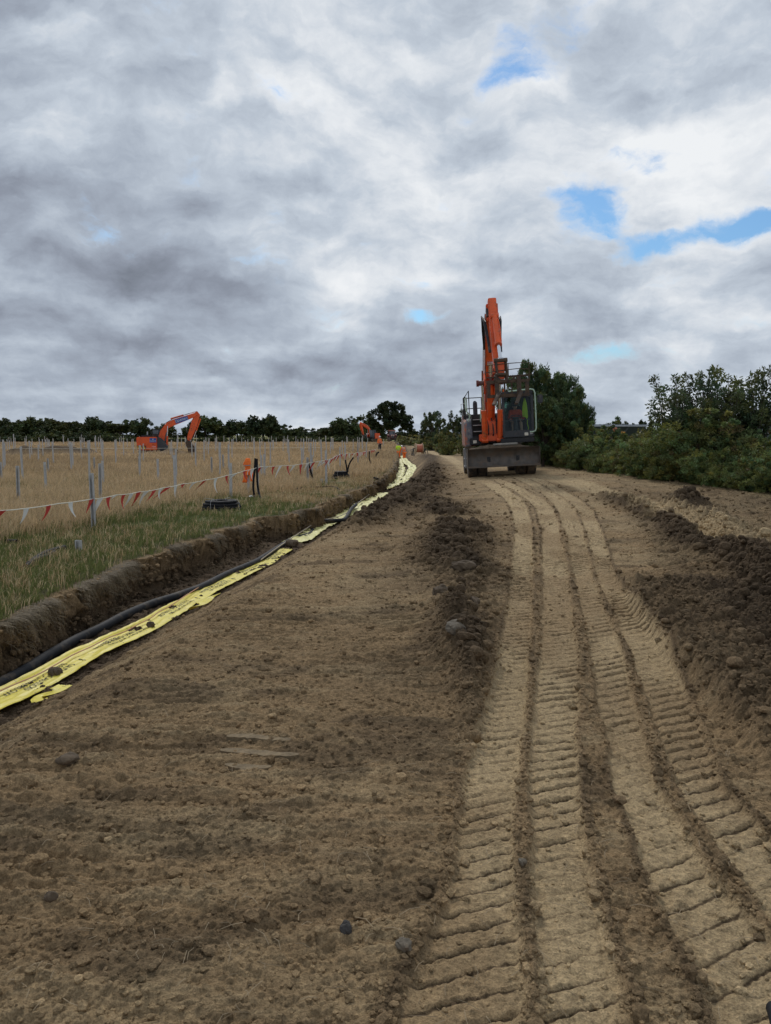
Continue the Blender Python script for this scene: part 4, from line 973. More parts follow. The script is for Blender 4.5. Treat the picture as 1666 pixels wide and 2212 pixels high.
for i, (px, py, l) in enumerate([(560, 1602, .20), (560, 1632, .24), (535, 1660, .13)]):
    p = gpt(px, py); mb = MB(); x = -l; vs = []
    n = 14
    for j in range(n + 1):
        t = j / n; hw = .018 * (.4 + math.sin(math.pi * t) ** .5) * random.uniform(.7, 1.3); vs.append(((t - .5) * 2 * l * .9 + random.uniform(-.006, .006), .012 * math.sin(t * 5 + i), hw))
    top = [(a, b + h, .014) for a, b, h in vs] + [(a, b - h, .010) for a, b, h in reversed(vs)]; low = [(a, b, -.02) for a, b, c in top]; m = len(top)
    o = mb.add(top + low, [tuple(range(m)), tuple(range(2 * m - 1, m - 1, -1))] + [(k, (k + 1) % m, (k + 1) % m + m, k + m) for k in range(m)]).build('mud_crust', mat('dry mud crust', (.205, .15, .085), .95, var=.3, scale=30, bump=.5, bscale=60), None)
    o.location = p; o.rotation_euler = (0, 0, R(-6)); tag(o, ['upper thin crust of pale dried mud on the left track', 'longest crust of pale dried mud on the left track', 'lowest short crust of pale dried mud on the left track'][i], 'mud crust', 'dried mud crusts')
p0 = gpt(1664, 2210); duct('pipe_end', [p0 + Vector((.0, -.06, .02)), p0 + Vector((.02, .0, .025)), p0 + Vector((.03, .03, .02)), p0 + Vector((.035, .05, .02))], .022, 'black ribbed pipe end in the lower right corner of the track')
# ------------------------------------------------------------------ the wheeled excavator on the track
def tyre(parent, x, y, z, r, w, rim=True, name='tyre', lugs=26):
    mb = MB(); pr = [(r * .58, -w / 2), (r * .86, -w / 2), (r * .97, -w * .40), (r, -w * .25), (r, w * .25), (r * .97, w * .40), (r * .86, w / 2), (r * .58, w / 2)]
    mb.lathe(pr, (x, y, z), 'x', 32)
    for i in range(lugs):
        for sgn in (-1, 1):
            a = 2 * math.pi * (i + (.5 if sgn > 0 else 0)) / lugs; a2 = a + .09
            p = Vector((x + sgn * w * .05, y + math.cos(a2) * r * .995, z + math.sin(a2) * r * .995)); q = Vector((x + sgn * w * .46, y + math.cos(a) * r * .975, z + math.sin(a) * r * .975))
            mb.bar(p, q, r * .055, r * .045, (0, math.cos(a), math.sin(a)))
    t = mb.build(name, M['rubber'], parent)
    if rim: MB().lathe([(r * .2, -w * .52), (r * .24, -w * .30), (r * .55, -w * .36), (r * .58, -w * .5), (r * .60, -w * .46), (r * .60, w * .46), (r * .58, w * .5), (r * .55, w * .36), (r * .24, w * .30), (r * .2, w * .52)], (x, y, z), 'x', 24).build('rim', M['rim'], t)
    return t
def ram(parent, a, b, r, split, mt='orange', name='lift_cylinder', rodmat='chrome'):
    a, b = Vector(a), Vector(b); m = a.lerp(b, split)
    mb = MB(); mb.cyl(a, m, r, n=16); mb.cyl(m - (b - a).normalized() * .09, m + (b - a).normalized() * .02, r * 1.16, n=16); d = (b - a).normalized(); s = Vector((1, 0, 0))
    mb.cyl(a - s * r * 1.3, a + s * r * 1.3, r * 1.05, n=12)
    mb.tube([m - d * .12 + Vector((r * .9, -r * .8, 0)), a.lerp(m, .5) + Vector((r * 1.1, -r * .9, 0)), a + d * .15 + Vector((r * .9, -r * .8, 0))], .018, 6)
    c = mb.build(name, M[mt], parent); q = MB(); q.cyl(m, b, r * .55, n=14); q.cyl(b - s * r * .9, b + s * r * .9, r * .7, n=12); q.build('rod', M[rodmat], c); return c
EX = at_g(1094, 1025); EX = Vector((4.14, 27.6, 0)); EX.z = float(zbase(EX.x, EX.y)) - .015
def wheeled():
    E = thing('wheeled_excavator', 'orange wheeled excavator with raised boom and pallet forks driving on the dirt track', 'excavator', EX, (0, R(-3.1), R(-3)))
    # undercarriage
    mb = MB(); mb.bx(-.45, .45, -.35, 3.1, .58, .98); mb.bx(-.62, .62, .9, 2.0, .80, 1.06); mb.bx(-.36, .36, -.75, -.35, .5, .86); mb.build('chassis', M['black'], E, .02)
    for y in (0, 2.7):
        ax = MB(); ax.cyl((-1.0, y, .5), (1.0, y, .5), .12, n=12); ax.box((0, y, .5), (.42, .36, .36)); ax.build('axle', M['black'], E, .01)
        for x in (-1.03, -.68, .68, 1.03): tyre(E, x, y, .5, .5, .335)
    # dozer blade
    pr = []
    for i in range(9):
        t = i / 8; pr.append((-1.02 - .16 * math.sin(math.pi * t) * -1 - (.06 if i in (0, 8) else 0), .37 + .64 * t))
    back = [(y + .045, z) for y, z in reversed(pr)]
    bl = MB().prism(pr + back, 'x', -1.22, 1.22); 
    for s in (-1, 1): bl.prism([(-1.1, .38), (-1.1, 1.0), (-.86, 1.0), (-.84, .5)], 'x', s * 1.22, s * 1.238)
    bl.bx(-1.22, 1.22, -1.10, -1.05, .36, .42); bl = bl.build('dozer_blade', M['steel'], E)
    for s in (-1, 1): MB().bar((s * .5, -.9, .62), (s * .4, -.1, .62), .12, .2).build('blade_arm', M['black'], E, .01)
    hb = MB(); n = 44; top = []
    for i in range(n + 1):
        x = -1.16 + 2.05 * i / n; h = .03 + .10 * max(0, math.sin(math.pi * i / n)) * (.5 + vnoise(np.array([i * .35]), np.array([2.0]), 7)[0]); top.append((x, h))
    vs = []; 
    for x, h in top: vs += [(x, -1.04, .985), (x, -.93 + .02 * math.sin(x * 9), 1.0 + h), (x, -.78, .98 + h * .6), (x, -.70, .90)]
    fs = [(4 * i + j, 4 * i + j + 1, 4 * i + j + 5, 4 * i + j + 4) for i in range(n) for j in range(3)]
    hb.add(vs, fs).build('soil_heap', M['mud'], bl, ang=80)
    MB().bx(-.32, .52, -.84, -.70, 1.10, 1.165).build('pale_slab', M['concrete'], bl, .015)
    # slewing ring and deck
    MB().lathe([(.55, 1.04), (.62, 1.04), (.62, 1.2), (.55, 1.2)], (0, 1.4, 0), n=32).build('slewing_ring', M['black'], E)
    mb = MB(); mb.bx(-1.16, 1.16, .05, 3.3, 1.18, 1.34); mb.bx(-.02, 1.14, -.52, .05, 1.16, 1.32); mb.bx(-1.08, -.6, -.10, .05, 1.15, 1.38); mb.build('deck', M['black'], E, .02)
    MB().prism([(2.2, 1.34), (2.2, 2.28), (3.0, 2.28), (3.55, 2.1), (3.7, 1.7), (3.6, 1.05), (3.2, 1.05), (3.2, 1.34)], 'x', -1.18, 1.18).build('counterweight', M['orange_dull'], E, .05)
    MB().bx(-1.08, .02, 1.2, 2.19, 1.34, 2.22).build('engine_hood', M['dark_grey'], E, .04)
    # image-left side: storage body with orange skirt and grey front
    sb = MB().prism([(-.03, 1.10), (-.03, 1.62), (.14, 1.92), (.42, 2.06), (2.18, 2.1), (2.18, 1.10)], 'x', -1.24, -1.0).build('side_body', M['orange_dull'], E, .035)
    MB().prism([(-.06, 1.26), (-.065, 1.64), (.10, 1.95), (.40, 2.09), (.52, 2.09), (.5, 1.9), (.26, 1.62), (.1, 1.26)], 'x', -1.15, -.97).build('grey_cover', M['slate'], sb, .025)
    MB().bx(-1.24, -.98, -.05, .5, 1.02, 1.10).build('lower_skirt', M['mud'], sb, .01)
    lad = MB().bx(-.985, -.60, .26, .32, 1.34, 2.2); lad.bx(-.985, -.61, -.02, .26, 1.36, 1.44); lad.bx(-.985, -.955, .0, .26, 1.44, 2.16); lad.bx(-.625, -.6, .0, .26, 1.44, 2.16); lad = lad.build('ladder', M['black'], E)
    for z, y in ((1.60, -.0), (1.82, .03), (2.02, .06)): MB().bx(-.93, -.64, y - .02, y + .20, z, z + .028).build('tread', M['tread'], lad)
    def rail(pts, r=.018, m='black', name='hand_rail'): return MB().tube(pts, r, 8).build(name, M[m], E)
    rail([(-1.16, .35, 2.05), (-1.16, .35, 2.88), (-1.04, .1, 3.06), (-1.04, .1, 2.12)]); rail([(-1.16, .36, 2.88), (-1.14, 2.1, 2.90), (-.1, 2.1, 2.90), (-.1, 2.1, 2.26)])
    rail([(-1.15, 1.2, 2.06), (-1.15, 1.2, 2.88)]); rail([(-.45, 2.1, 2.25), (-.45, 2.1, 2.90)]); rail([(-1.14, 2.1, 2.5), (-.1, 2.1, 2.5)]); rail([(-1.15, .36, 2.48), (-1.14, 2.1, 2.5)]); rail([(-1.14, 2.1, 2.06), (-1.14, 2.1, 2.90)])
    rail([(-1.10, -.03, 1.98), (-1.05, -.06, 2.12), (-1.05, -.06, 2.22), (-1.16, -.06, 2.36), (-1.18, -.06, 2.48), (-1.19, -.05, 2.78), (-1.14, -.02, 2.82), (-1.12, .1, 2.7), (-1.12, .1, 2.3), (-1.0, .1, 2.16)], .020, 'mint', 'grab_handle')
    rail([(-.60, -.06, 1.42), (-.60, -.12, 1.46), (-.615, -.12, 1.9), (-.64, -.12, 2.36), (-.64, -.04, 2.40), (-.66, .02, 1.95)], .022, 'mint', 'grab_handle')
    rail([(-1.27, -.02, 2.2), (-1.32, -.06, 2.45), (-1.33, -.06, 2.6), (-1.2, -.03, 2.62)], .010, 'tread', 'mirror_bracket')
    MB().tube([(-.72, 1.75, 2.2), (-.72, 1.75, 2.62), (-.72, 1.73, 2.69), (-.74, 1.68, 2.72)], [.085, .085, .08, .06], 14).build('exhaust_pipe', M['dark_grey'], E)
    mb = MB(); mb.lathe([(.0, 0), (.1, 0), (.12, .05), (.12, .14), (.05, .2), (0, .2)], (-1.0, 1.5, 2.1), n=14); mb.bx(-.95, -.55, .5, 1.2, 2.1, 2.22); mb.build('filter_housing', M['black'], E)
    for x, z, y in ((-.90, 1.25, -.13), (.86, 1.43, -.60)):
        MB().bx(x - .065, x + .065, y, y + .05, z - .05, z + .055).build('work_lamp', M['lamp'], E, .01)
    MB().bx(.98, 1.08, -.59, -.55, 1.42, 1.50).build('marker_lamp', M['tread'], E, .008)
    for x in (.14, .32, .70): MB().cyl((x, -.56, 1.50), (x, -.53, 1.50), .022, n=10).build('bolt', M['tread'], E)
    st = MB(); st.bx(-1.22, -1.18, .95, 1.0, .3, 1.02); st.bx(-1.22, -1.18, 1.55, 1.6, .3, 1.02); st.bx(-1.24, -.98, .95, 1.6, .98, 1.01); st.bx(-1.24, -1.08, .95, 1.6, .62, .65); st.bx(-1.24, -1.08, .95, 1.6, .34, .37); st.build('access_step', M['tread'], E)
    # cab
    x0, x1, y0, y1, z0, z1 = .06, 1.14, -.55, 1.05, 1.34, 2.88
    cf = MB()
    for x, y, w in ((x0 + .04, y0 + .03, .085), (x1 - .045, y0 + .03, .09), (x0 + .04, y1 - .05, .09), (x1 - .05, y1 - .05, .1), (x0 + .04, .35, .06), (x1 - .045, .35, .07)): cf.bx(x - w / 2, x + w / 2, y - .04, y + .04, z0, z1 - .05)
    cf.bx(x0, x1, y0 - .012, y0 + .075, z0, z0 + .23); cf.bx(x0, x1, y0 - .01, y0 + .08, z1 - .13, z1 - .048)
    cf.bx(x0 + .001, x0 + .05, y0 + .08, y1, z0, z0 + .42); cf.bx(x1 - .05, x1 - .001, y0 + .08, y1, z0, z0 + .3)
    cf.bx(x0, x1, y1 - .05, y1, z0 + .001, z0 + .82); cf.bx(x0 + .05, x1 - .05, y0 + .09, y1 - .05, z0, z0 + .10)
    for x in (x0, x1 - .05): cf.bx(x + .002, x + .048, y0 + .08, y1 - .05, z1 - .14, z1 - .06)
    cf = cf.build('cab_frame', M['cabgrey'], E, .018)
    MB().bx(x0 - .02, x1 + .02, y0 - .05, y1 + .02, z1 - .05, z1 + .05).build('cab_roof', M['cabgrey'], E, .04)
    MB().bx(x0 + .08, x1 - .09, y0 + .018, y0 + .026, z0 + .22, z1 - .12).build('windscreen', M['glass'], E)
    MB().bx(x0 + .06, x1 - .07, y1 - .03, y1 - .022, z0 + .80, z1 - .1).build('rear_window', M['glass_green'], E)
    MB().bx(x0 + .018, x0 + .026, y0 + .1, y1 - .1, z0 + .42, z1 - .12).build('side_window', M['glass'], E)
    MB().bx(x1 - .026, x1 - .018, y0 + .1, y1 - .1, z0 + .30, z1 - .12).build('side_window', M['glass'], E)
    MB().bx(x0 + .05, x1 - .05, y0 + .08, y1 - .05, z1 - .09, z1 - .065).build('headliner', M['black'], E)
    s = MB(); s.bx(.40, .86, .12, .62, 1.74, 1.88); s.bx(.40, .86, .58, .72, 1.86, 2.45); s.bx(.50, .76, .62, .74, 2.43, 2.62); s.bx(.46, .80, .2, .5, 1.44, 1.74); s.build('seat', M['seat'], E, .05)
    c = MB(); c.tube([(.52, -.34, 1.42), (.54, -.26, 1.75), (.56, -.16, 1.98)], [.09, .07, .06], 10); c.box((.56, -.16, 2.0), (.2, .12, .10)); c.build('steering_column', M['dark_grey'], E, .01)
    MB().tube([(.56 + .17 * math.cos(a), -.12 + .15 * math.sin(a), 2.06 + .06 * math.sin(a)) for a in np.linspace(0, 2 * math.pi, 20, endpoint=False)], .014, 6, closed=True).build('steering_wheel', M['black'], E)
    for x in (.24, .98): MB().box((x, .22, 1.72), (.14, .5, .42)).build('console', M['dark_grey'], E, .03)
    for x in (.26, .96): MB().tube([(x, .02, 1.92), (x, -.02, 2.06), (x, -.03, 2.10)], [.014, .014, .024], 8).build('joystick', M['black'], E)
    MB().tube([(.12, -.46, 1.92), (1.0, -.46, 1.94)], .014, 6).build('inner_bar', M['slate'], E)
    MB().tube([(.14, -.42, 2.72), (1.0, -.42, 2.72)], .03, 8).build('sun_blind', M['seat'], E)
    MB().tube([(.30, -.62, 2.925), (1.06, -.62, 2.965), (1.15, -.62, 2.94), (1.19, -.62, 2.84), (1.20, -.62, 2.2), (1.20, -.62, 1.62), (1.17, -.62, 1.53), (1.08, -.62, 1.50), (.98, -.60, 1.50)], .025, 10).build('cab_guard_rail', M['mint'], E)
    mr_ = MB(); mr_.box((1.38, -.52, 2.62), (.19, .09, .30)); mr_ = mr_.build('mirror', M['dark_grey'], E, .035); MB().tube([(1.19, -.58, 2.68), (1.30, -.55, 2.70), (1.34, -.5, 2.66)], .013, 6).build('mirror_arm', M['black'], mr_)
    MB().lathe([(0, 0), (.05, 0), (.05, .09), (.03, .12), (0, .12)], (.25, .4, 2.94), n=12).build('beacon', M['hivis'], E)
    # boom
    bx = -.30
    prof = [(.95, 1.62), (.72, 1.48), (.42, 1.62), (.18, 2.2), (-.28, 3.05), (-1.35, 4.85), (-1.62, 5.28), (-1.50, 5.50), (-1.22, 5.42), (-.55, 4.45), (.35, 3.3), (.78, 2.5)]
    bo = MB().prism(prof, 'x', bx - .17, bx + .17).build('boom', M['orange'], E, .03)
    for s_ in (-1, 1): MB().prism([(y * .985, z) for y, z in prof[3:10]], 'x', bx + s_ * .172, bx + s_ * .178).build('boom_plate', M['orange_dull'], bo)
    mb = MB(); mb.cyl((bx - .42, -.72, 3.25), (bx + .42, -.72, 3.25), .085, n=14); mb.cyl((bx - .50, -.72, 3.25), (bx - .42, -.72, 3.25), .11, n=14); mb.build('boom_pin', M['red_dark'], bo)
    mb = MB(); mb.prism([(-.35, 2.9), (-.86, 3.14), (-.86, 3.36), (-.5, 3.6)], 'x', bx - .24, bx - .16); mb.prism([(-.35, 2.9), (-.86, 3.14), (-.86, 3.36), (-.5, 3.6)], 'x', bx + .16, bx + .24); mb.build('boom_lug', M['orange'], bo, .01)
    for s_ in (-1, 1): ram(E, (bx + s_ * .26, -.35, 1.28), (bx + s_ * .30, -.74, 3.25), .085, .52)
    ram(E, (bx, .02, 1.95), (bx + .0, -.80, 3.9), .125, .70, name='adjusting_cylinder')
    mb = MB(); mb.box((bx, -.1, 1.72), (.30, .5, .46)); mb.box((bx, -.18, 1.38), (.9, .3, .26)); mb.build('boom_foot', M['orange'], E, .03)
    for i in range(5):
        x = bx - .34 + i * .17; MB().tube([(x, -.10, 1.3), (x + .05, -.42, 1.5 + .05 * (i % 2)), (x + .04, -.36, 1.8), (x, -.24, 2.05)], .022, 7).build('hose', M['black'], E)
    # arm, in front of the boom, hanging towards the forks
    ax_ = -.25; A0, A1 = Vector((0, -1.72, 5.95)), Vector((0, -2.95, 3.42))
    apro = [(-1.56, 5.86), (-1.84, 5.92), (-2.10, 5.4), (-2.42, 4.7), (-3.02, 3.62), (-3.05, 3.40), (-2.82, 3.38), (-2.1, 4.6), (-1.62, 5.25), (-1.43, 5.6)]
    ar = MB().prism(apro, 'x', ax_ - .132, ax_ + .132).build('arm', M['orange'], E, .02)
    ar.data.transform(Matrix.Identity(4))
    mb = MB(); mb.prism([(-1.38, 5.2), (-1.75, 5.2), (-1.72, 5.75), (-1.45, 5.75)], 'x', ax_ - .19, ax_ - .13); mb.prism([(-1.38, 5.2), (-1.75, 5.2), (-1.72, 5.75), (-1.45, 5.75)], 'x', ax_ + .13, ax_ + .19); mb.cyl((ax_ - .21, -1.55, 5.36), (ax_ + .21, -1.55, 5.36), .08); mb.build('pivot_bracket', M['orange'], ar, .01)
    ram(E, (ax_ + .03, -2.14, 5.28), (ax_ + .06, -3.22, 3.78), .10, .66, name='bucket_cylinder')
    ram(E, (ax_ - .12, -.78, 4.45), (ax_ - .10, -1.60, 5.62), .07, .6, name='arm_cylinder')
    MB().prism([(-1.46, 5.55), (-1.70, 5.70), (-1.80, 5.35), (-1.64, 5.25)], 'x', ax_ - .20, ax_ - .13).build('arm_cheek', M['dark_grey'], ar)
    for sx, n0 in ((-.21, 3), (.20, 2)):
        for i in range(n0):
            o_ = sx + .03 * i * (1 if sx > 0 else -1)
            MB().tube([(ax_ + o_, -1.0, 4.35), (ax_ + o_ * 1.15, -1.15, 4.95), (ax_ + o_ * 1.25, -1.45, 5.32 + .04 * i), (ax_ + o_ * 1.15, -1.86, 5.15), (ax_ + o_ * .9, -2.16, 4.6), (ax_ + o_ * .8, -2.45, 4.1)], .021, 7).build('hose', M['black'], ar)
    MB().tube([(bx - .2, .25, 2.6), (bx - .22, -.25, 3.6), (bx - .22, -.75, 4.4), (bx - .22, -1.1, 4.8)], .016, 6).build('steel_pipe', M['chrome'], bo)
    MB().tube([(bx - .24, .12, 2.4), (bx - .26, -.15, 3.2), (bx - .26, -.4, 3.7)], .026, 6).build('steel_pipe', M['orange_dull'], bo)
    MB().box((bx + .26, -.55, 3.75), (.12, .16, .1)).build('boom_lamp', M['dark_grey'], bo, .015)
    # linkage and quick hitch
    mb = MB()
    for s_ in (-1, 1): mb.bar((ax_ + .06 + s_ * .13, -2.86, 3.58), (ax_ + .06 + s_ * .15, -3.24, 3.76), .05, .10); mb.bar((ax_ + .06 + s_ * .15, -3.24, 3.76), (ax_ + .08 + s_ * .15, -3.3, 3.32), .045, .12)
    mb.cyl((ax_ - .15, -3.24, 3.76), (ax_ + .27, -3.24, 3.76), .07, n=12); mb.cyl((ax_ - .15, -2.95, 3.5), (ax_ + .25, -2.95, 3.5), .06, n=12); mb.build('linkage', M['rust'], E, .008)
    MB().box((ax_ + .05, -3.16, 3.46), (.24, .22, .56)).build('arm_tip', M['orange'], ar, .02)
    mb = MB()
    for s_ in (-1, 1): mb.prism([(-3.36, 3.30), (-2.9, 3.34), (-2.88, 3.2), (-3.0, 3.08), (-3.38, 3.10)], 'x', ax_ + .06 + s_ * .17 - .03, ax_ + .06 + s_ * .17 + .03)
    mb.cyl((ax_ - .14, -3.3, 3.32), (ax_ + .28, -3.3, 3.32), .05); mb.bx(ax_ - .11, ax_ + .23, -3.36, -2.95, 3.06, 3.16); mb.build('quick_hitch', M['rust'], E, .012)
    # pallet forks
    fx, fy, fz = ax_ + .25, -3.28, 2.98
    fk = MB(); W = .655
    for z, h in ((fz + .12, .10), (fz - .32, .10)): fk.bx(fx - W, fx + W, fy, fy + .06, z - h / 2, z + h / 2)
    for x, w in ((-W + .06, .11), (W - .06, .12), (-.10, .05), (.12, .04)): fk.bx(fx + x - w / 2, fx + x + w / 2, fy + .004, fy + .054, fz - .27, fz + .07)
    fk.bx(fx - W, fx + W, fy + .01, fy + .05, fz + .24, fz + .285)
    for x in (-.25, 0, .2): fk.bx(fx + x - .03, fx + x + .03, fy + .005, fy + .2, fz + .171, fz + .239)
    pf = fk.build('fork_carriage', M['rust'], E, .008)
    for x in (-.34, .34):
        MB().bx(fx + x - .07, fx + x + .07, fy - .056, fy - .002, fz - .40, fz + .25).build('tine_shank', M['rust'], pf, .01)
        MB().bar((fx + x + .06, fy - .06, fz - .20), (fx + x - .20, fy - .85, fz - .62), .11, .05).build('tine', M['rust'], pf, .008)
    for pts in ([(fx - W - .02, fy + .02, fz - .48), (fx - W - .02, fy + .02, fz + .64), (fx - .3, fy - .02, fz + .66), (fx + .3, fy - .02, fz + .67), (fx + W + .02, fy + .02, fz + .66), (fx + W + .02, fy + .02, fz + .1)],
                [(fx - W, fy + .01, fz + .42), (fx - .2, fy - .03, fz + .46), (fx + .3, fy - .03, fz + .49), (fx + W + .02, fy + .01, fz + .46)], [(fx + .03, fy - .01, fz + .28), (fx + .03, fy - .01, fz + .66)], [(fx - W, fy + .01, fz + .27), (fx + W + .1, fy + .01, fz + .30)]):
        MB().tube(pts, .013, 6).build('load_guard', M['rust'], pf)
    return E
EXC = wheeled()
EM = EXC.matrix_basis.copy()
EM = Matrix.Translation(EX) @ Matrix.Rotation(R(-3), 4, 'Z') @ Matrix.Rotation(R(-3.1), 4, 'Y')
def in_cab(name, label, cat, loc):
    t = thing(name, label, cat, EM @ Vector(loc), (0, R(-3.1), R(-3))); return t
v = in_cab('safety_vest', 'bright yellow high visibility vest hanging inside the cab of the wheeled excavator', 'vest', (.90, -.1, 2.70))
vs, n = [], 18
for i, (z, hw) in enumerate([(0, .012), (.06, .03), (.16, .05), (.30, .065), (.45, .075), (.60, .085), (.68, .08)]):
    for k in range(n):
        a = 2 * math.pi * k / n; f = 1 + .25 * math.sin(4 * a + i * .5); vs.append((math.cos(a) * hw * f, math.sin(a) * .035 * f, -z - .03 * math.cos(a) * (i > 4)))
MB().add(vs, [(i * n + k, i * n + (k + 1) % n, (i + 1) * n + (k + 1) % n, (i + 1) * n + k) for i in range(6) for k in range(n)] + [tuple(range(n - 1, -1, -1)), tuple(6 * n + k for k in range(n))]).build('cloth', M['yellow_hv'], v, ang=80)
MB().tube([(.0, -.02, -.62), (.07, -.03, -.78), (.06, -.03, -.92), (.10, -.02, -1.05), (.08, 0, -1.16)], .016, 6).build('strap', M['yellow_hv'], v)

# ------------------------------------------------------------------ tracked excavators
def crawler(label, loc, yaw, group, arm_up=False):
    E = thing('tracked_excavator', label, 'excavator', loc, (0, 0, yaw), group)
    for s in (-1, 1):
        n = 26; out = []
        def oval(r, L):
            return [(L * (1 if math.cos(a) > 0 else -1) + r * math.cos(a), .38 + r * math.sin(a)) for a in np.linspace(0, 2 * math.pi, n, endpoint=False)]
        tr = MB().prism(oval(.37, 1.15), 'y', s * .75, s * 1.25).build('track', M['rubber'], E, .01)
        MB().prism(oval(.22, 1.1), 'y', s * .72, s * 1.27).build('track_frame', M['mud'], tr)
    MB().lathe([(.5, .6), (.6, .6), (.6, .82), (.5, .82)], (0, 0, 0), n=24).build('slewing_ring', M['black'], E)
    MB().bx(-1.2, 1.1, -.95, .95, .76, .92).build('deck', M['black'], E, .02)
    body = MB().prism([(-1.45, .86), (-1.50, 1.95), (-1.38, 2.04), (.36, 2.04), (.36, .80), (-1.0, .80)], 'y', -1.15, 1.15).build('engine_body', M['orange'], E, .05)
    MB().prism([(.37, .82), (.37, 2.02), (.62, 2.0), (.95, 1.72), (1.28, 1.22), (1.34, .95), (1.1, .80)], 'y', -1.14, -.35).build('front_cover', M['dark_grey'], E, .05)
    st = MB()
    for i in range(3): st.add([(x, y, z) for x in (0,) for y in (0,) for z in (0,)][:0], [])
    yb = MB().bx(-1.44, -.62, -1.162, -1.152, .90, 1.24).build('chevron_sticker', M['red_dark'], body)
    for i in range(3):
        a = -1.40 + i * .28
        MB().add([(a, -1.166, .92), (a + .14, -1.166, .92), (a + .02, -1.166, 1.22), (a - .12 if i else a, -1.166, 1.22), (a, -1.164, .92), (a + .14, -1.164, .92), (a + .02, -1.164, 1.22), (a - .12 if i else a, -1.164, 1.22)],
                 [(0, 1, 2, 3), (7, 6, 5, 4), (0, 4, 5, 1), (1, 5, 6, 2), (2, 6, 7, 3), (3, 7, 4, 0)]).build('chevron', M['yellow'], yb)
    MB().bx(-1.52, -1.512, -.9, -.3, 1.55, 1.78).build('rear_sticker', M['blue'], body)
    # cab on the far side of the boom
    cx0, cx1 = -.15, 1.25
    cb = MB()
    for x in (cx0, .45, cx1 - .05):
        for y in (.28, 1.08): cb.bx(x, x + .07, y - .035, y + .035, .9, 2.72)
    cb.bx(cx0, cx1 + .02, .25, 1.115, 2.70, 2.80); cb.bx(cx0, cx1, .26, 1.11, .9, 1.25); cb = cb.build('cab', M['black'], E, .03)
    MB().bx(cx0 + .03, cx1 - .01, .30, 1.06, 1.24, 2.71).build('cab_glass', M['window'], cb)
    MB().lathe([(0, 0), (.06, 0), (.06, .12), (0, .15)], (-.25, .1, 2.04), n=10).build('beacon', M['hivis'], E)
    h = MB(); h.bx(-1.1, -.2, -.6, .7, 2.04, 2.22); h.bx(-.1, .35, -.9, .1, 2.04, 2.34); h.build('hood_box', M['black'], E, .03)
    for p in ([(-.2, -1.05, 2.04), (-.2, -1.05, 2.5), (.5, -1.05, 2.5), (.5, -1.05, 1.9)],): MB().tube(p, .02, 6).build('hand_rail', M['black'], E)
    MB().cyl((-.55, -.1, 2.1), (-.55, -.1, 2.55), .06, n=10).build('exhaust_pipe', M['tread'], E)
    # boom, arm and bucket (profile in x, z)
    rot = 0
    boom_p = [(.62, 1.55), (.45, 1.75), (.46, 2.1), (.62, 2.62), (1.05, 3.18), (1.25, 3.40), (1.84, 3.70), (3.86, 4.34), (4.08, 4.30), (4.10, 4.12), (3.92, 3.98), (1.98, 3.16), (1.38, 2.88), (1.10, 2.34), (.98, 1.68), (.84, 1.5)]
    arm_p = [(3.92, 4.46), (4.08, 4.52), (4.36, 4.15), (4.22, 3.7), (3.98, 2.95), (3.46, 1.78), (3.30, 1.66), (3.06, 1.72), (3.14, 2.2), (3.55, 3.6), (3.84, 4.2)]
    buck_p = [(3.10, 1.72), (3.42, 1.62), (3.64, 1.25), (3.92, .88), (3.88, .62), (3.50, .34), (3.22, .20), (3.17, .32), (3.12, .95), (2.98, 1.2), (2.92, 1.55)]
    if arm_up:   # knee higher, arm hanging closer in
        c_, s_ = math.cos(R(14)), math.sin(R(14)); q = lambda p: (.7 + (p[0] - .7) * c_ - (p[1] - 1.6) * s_, 1.6 + (p[0] - .7) * s_ + (p[1] - 1.6) * c_)
        boom_p, arm_p, buck_p = [q(p) for p in boom_p], [q(p) for p in arm_p], [q(p) for p in buck_p]
    bo = MB().prism(boom_p, 'y', -.21, .21).build('boom', M['orange'], E, .02)
    ar = MB().prism(arm_p, 'y', -.15, .15).build('arm', M['orange'], E, .02)
    bk = MB().prism(buck_p, 'y', -.5, .5).build('bucket', M['rust'], E, .03)
    P = lambda i, L: Vector((L[i][0], 0, L[i][1]))
    def r2(a, b, rad, sp, nm): 
        for s in ((-.27, .27) if nm == 'lift_cylinder' else (0,)):
            A_, B_ = Vector((a[0], s, a[1])), Vector((b[0], s, b[1])); m = A_.lerp(B_, sp); c = MB().cyl(A_, m, rad, n=12).build(nm, M['orange'], E); MB().cyl(m, B_, rad * .55, n=10).build('rod', M['chrome'], c)
    r2((1.18, 1.15), (boom_p[12][0] - .05, boom_p[12][1] + .2), .075, .5, 'lift_cylinder')
    k1, k2 = boom_p[5], arm_p[0]; r2((k1[0] + .35, k1[1] + .36), (k2[0], k2[1]), .085, .52, 'arm_cylinder')
    k1, k2 = arm_p[2], arm_p[5]; r2((k1[0] + .02, k1[1] - .35), (k2[0] + .22, k2[1] + .12), .07, .6, 'bucket_cylinder')
    mb = MB(); mb.bar((arm_p[5][0] + .2, 0, arm_p[5][1] + .1), (buck_p[1][0], 0, buck_p[1][1] - .1), .2, .1); mb.cyl((buck_p[0][0], -.3, buck_p[0][1]), (buck_p[0][0], .3, buck_p[0][1]), .08); mb.build('linkage', M['rust'], E)
    for y in (-.1, 0, .1): MB().tube([(boom_p[3][0] - .05, y, boom_p[3][1]), (boom_p[4][0] - .02, y, boom_p[4][1] + .12), (boom_p[6][0], y, boom_p[6][1] + .08), (boom_p[7][0] - .5, y, boom_p[7][1] - .05)], .025, 6).build('hose', M['black'], bo)
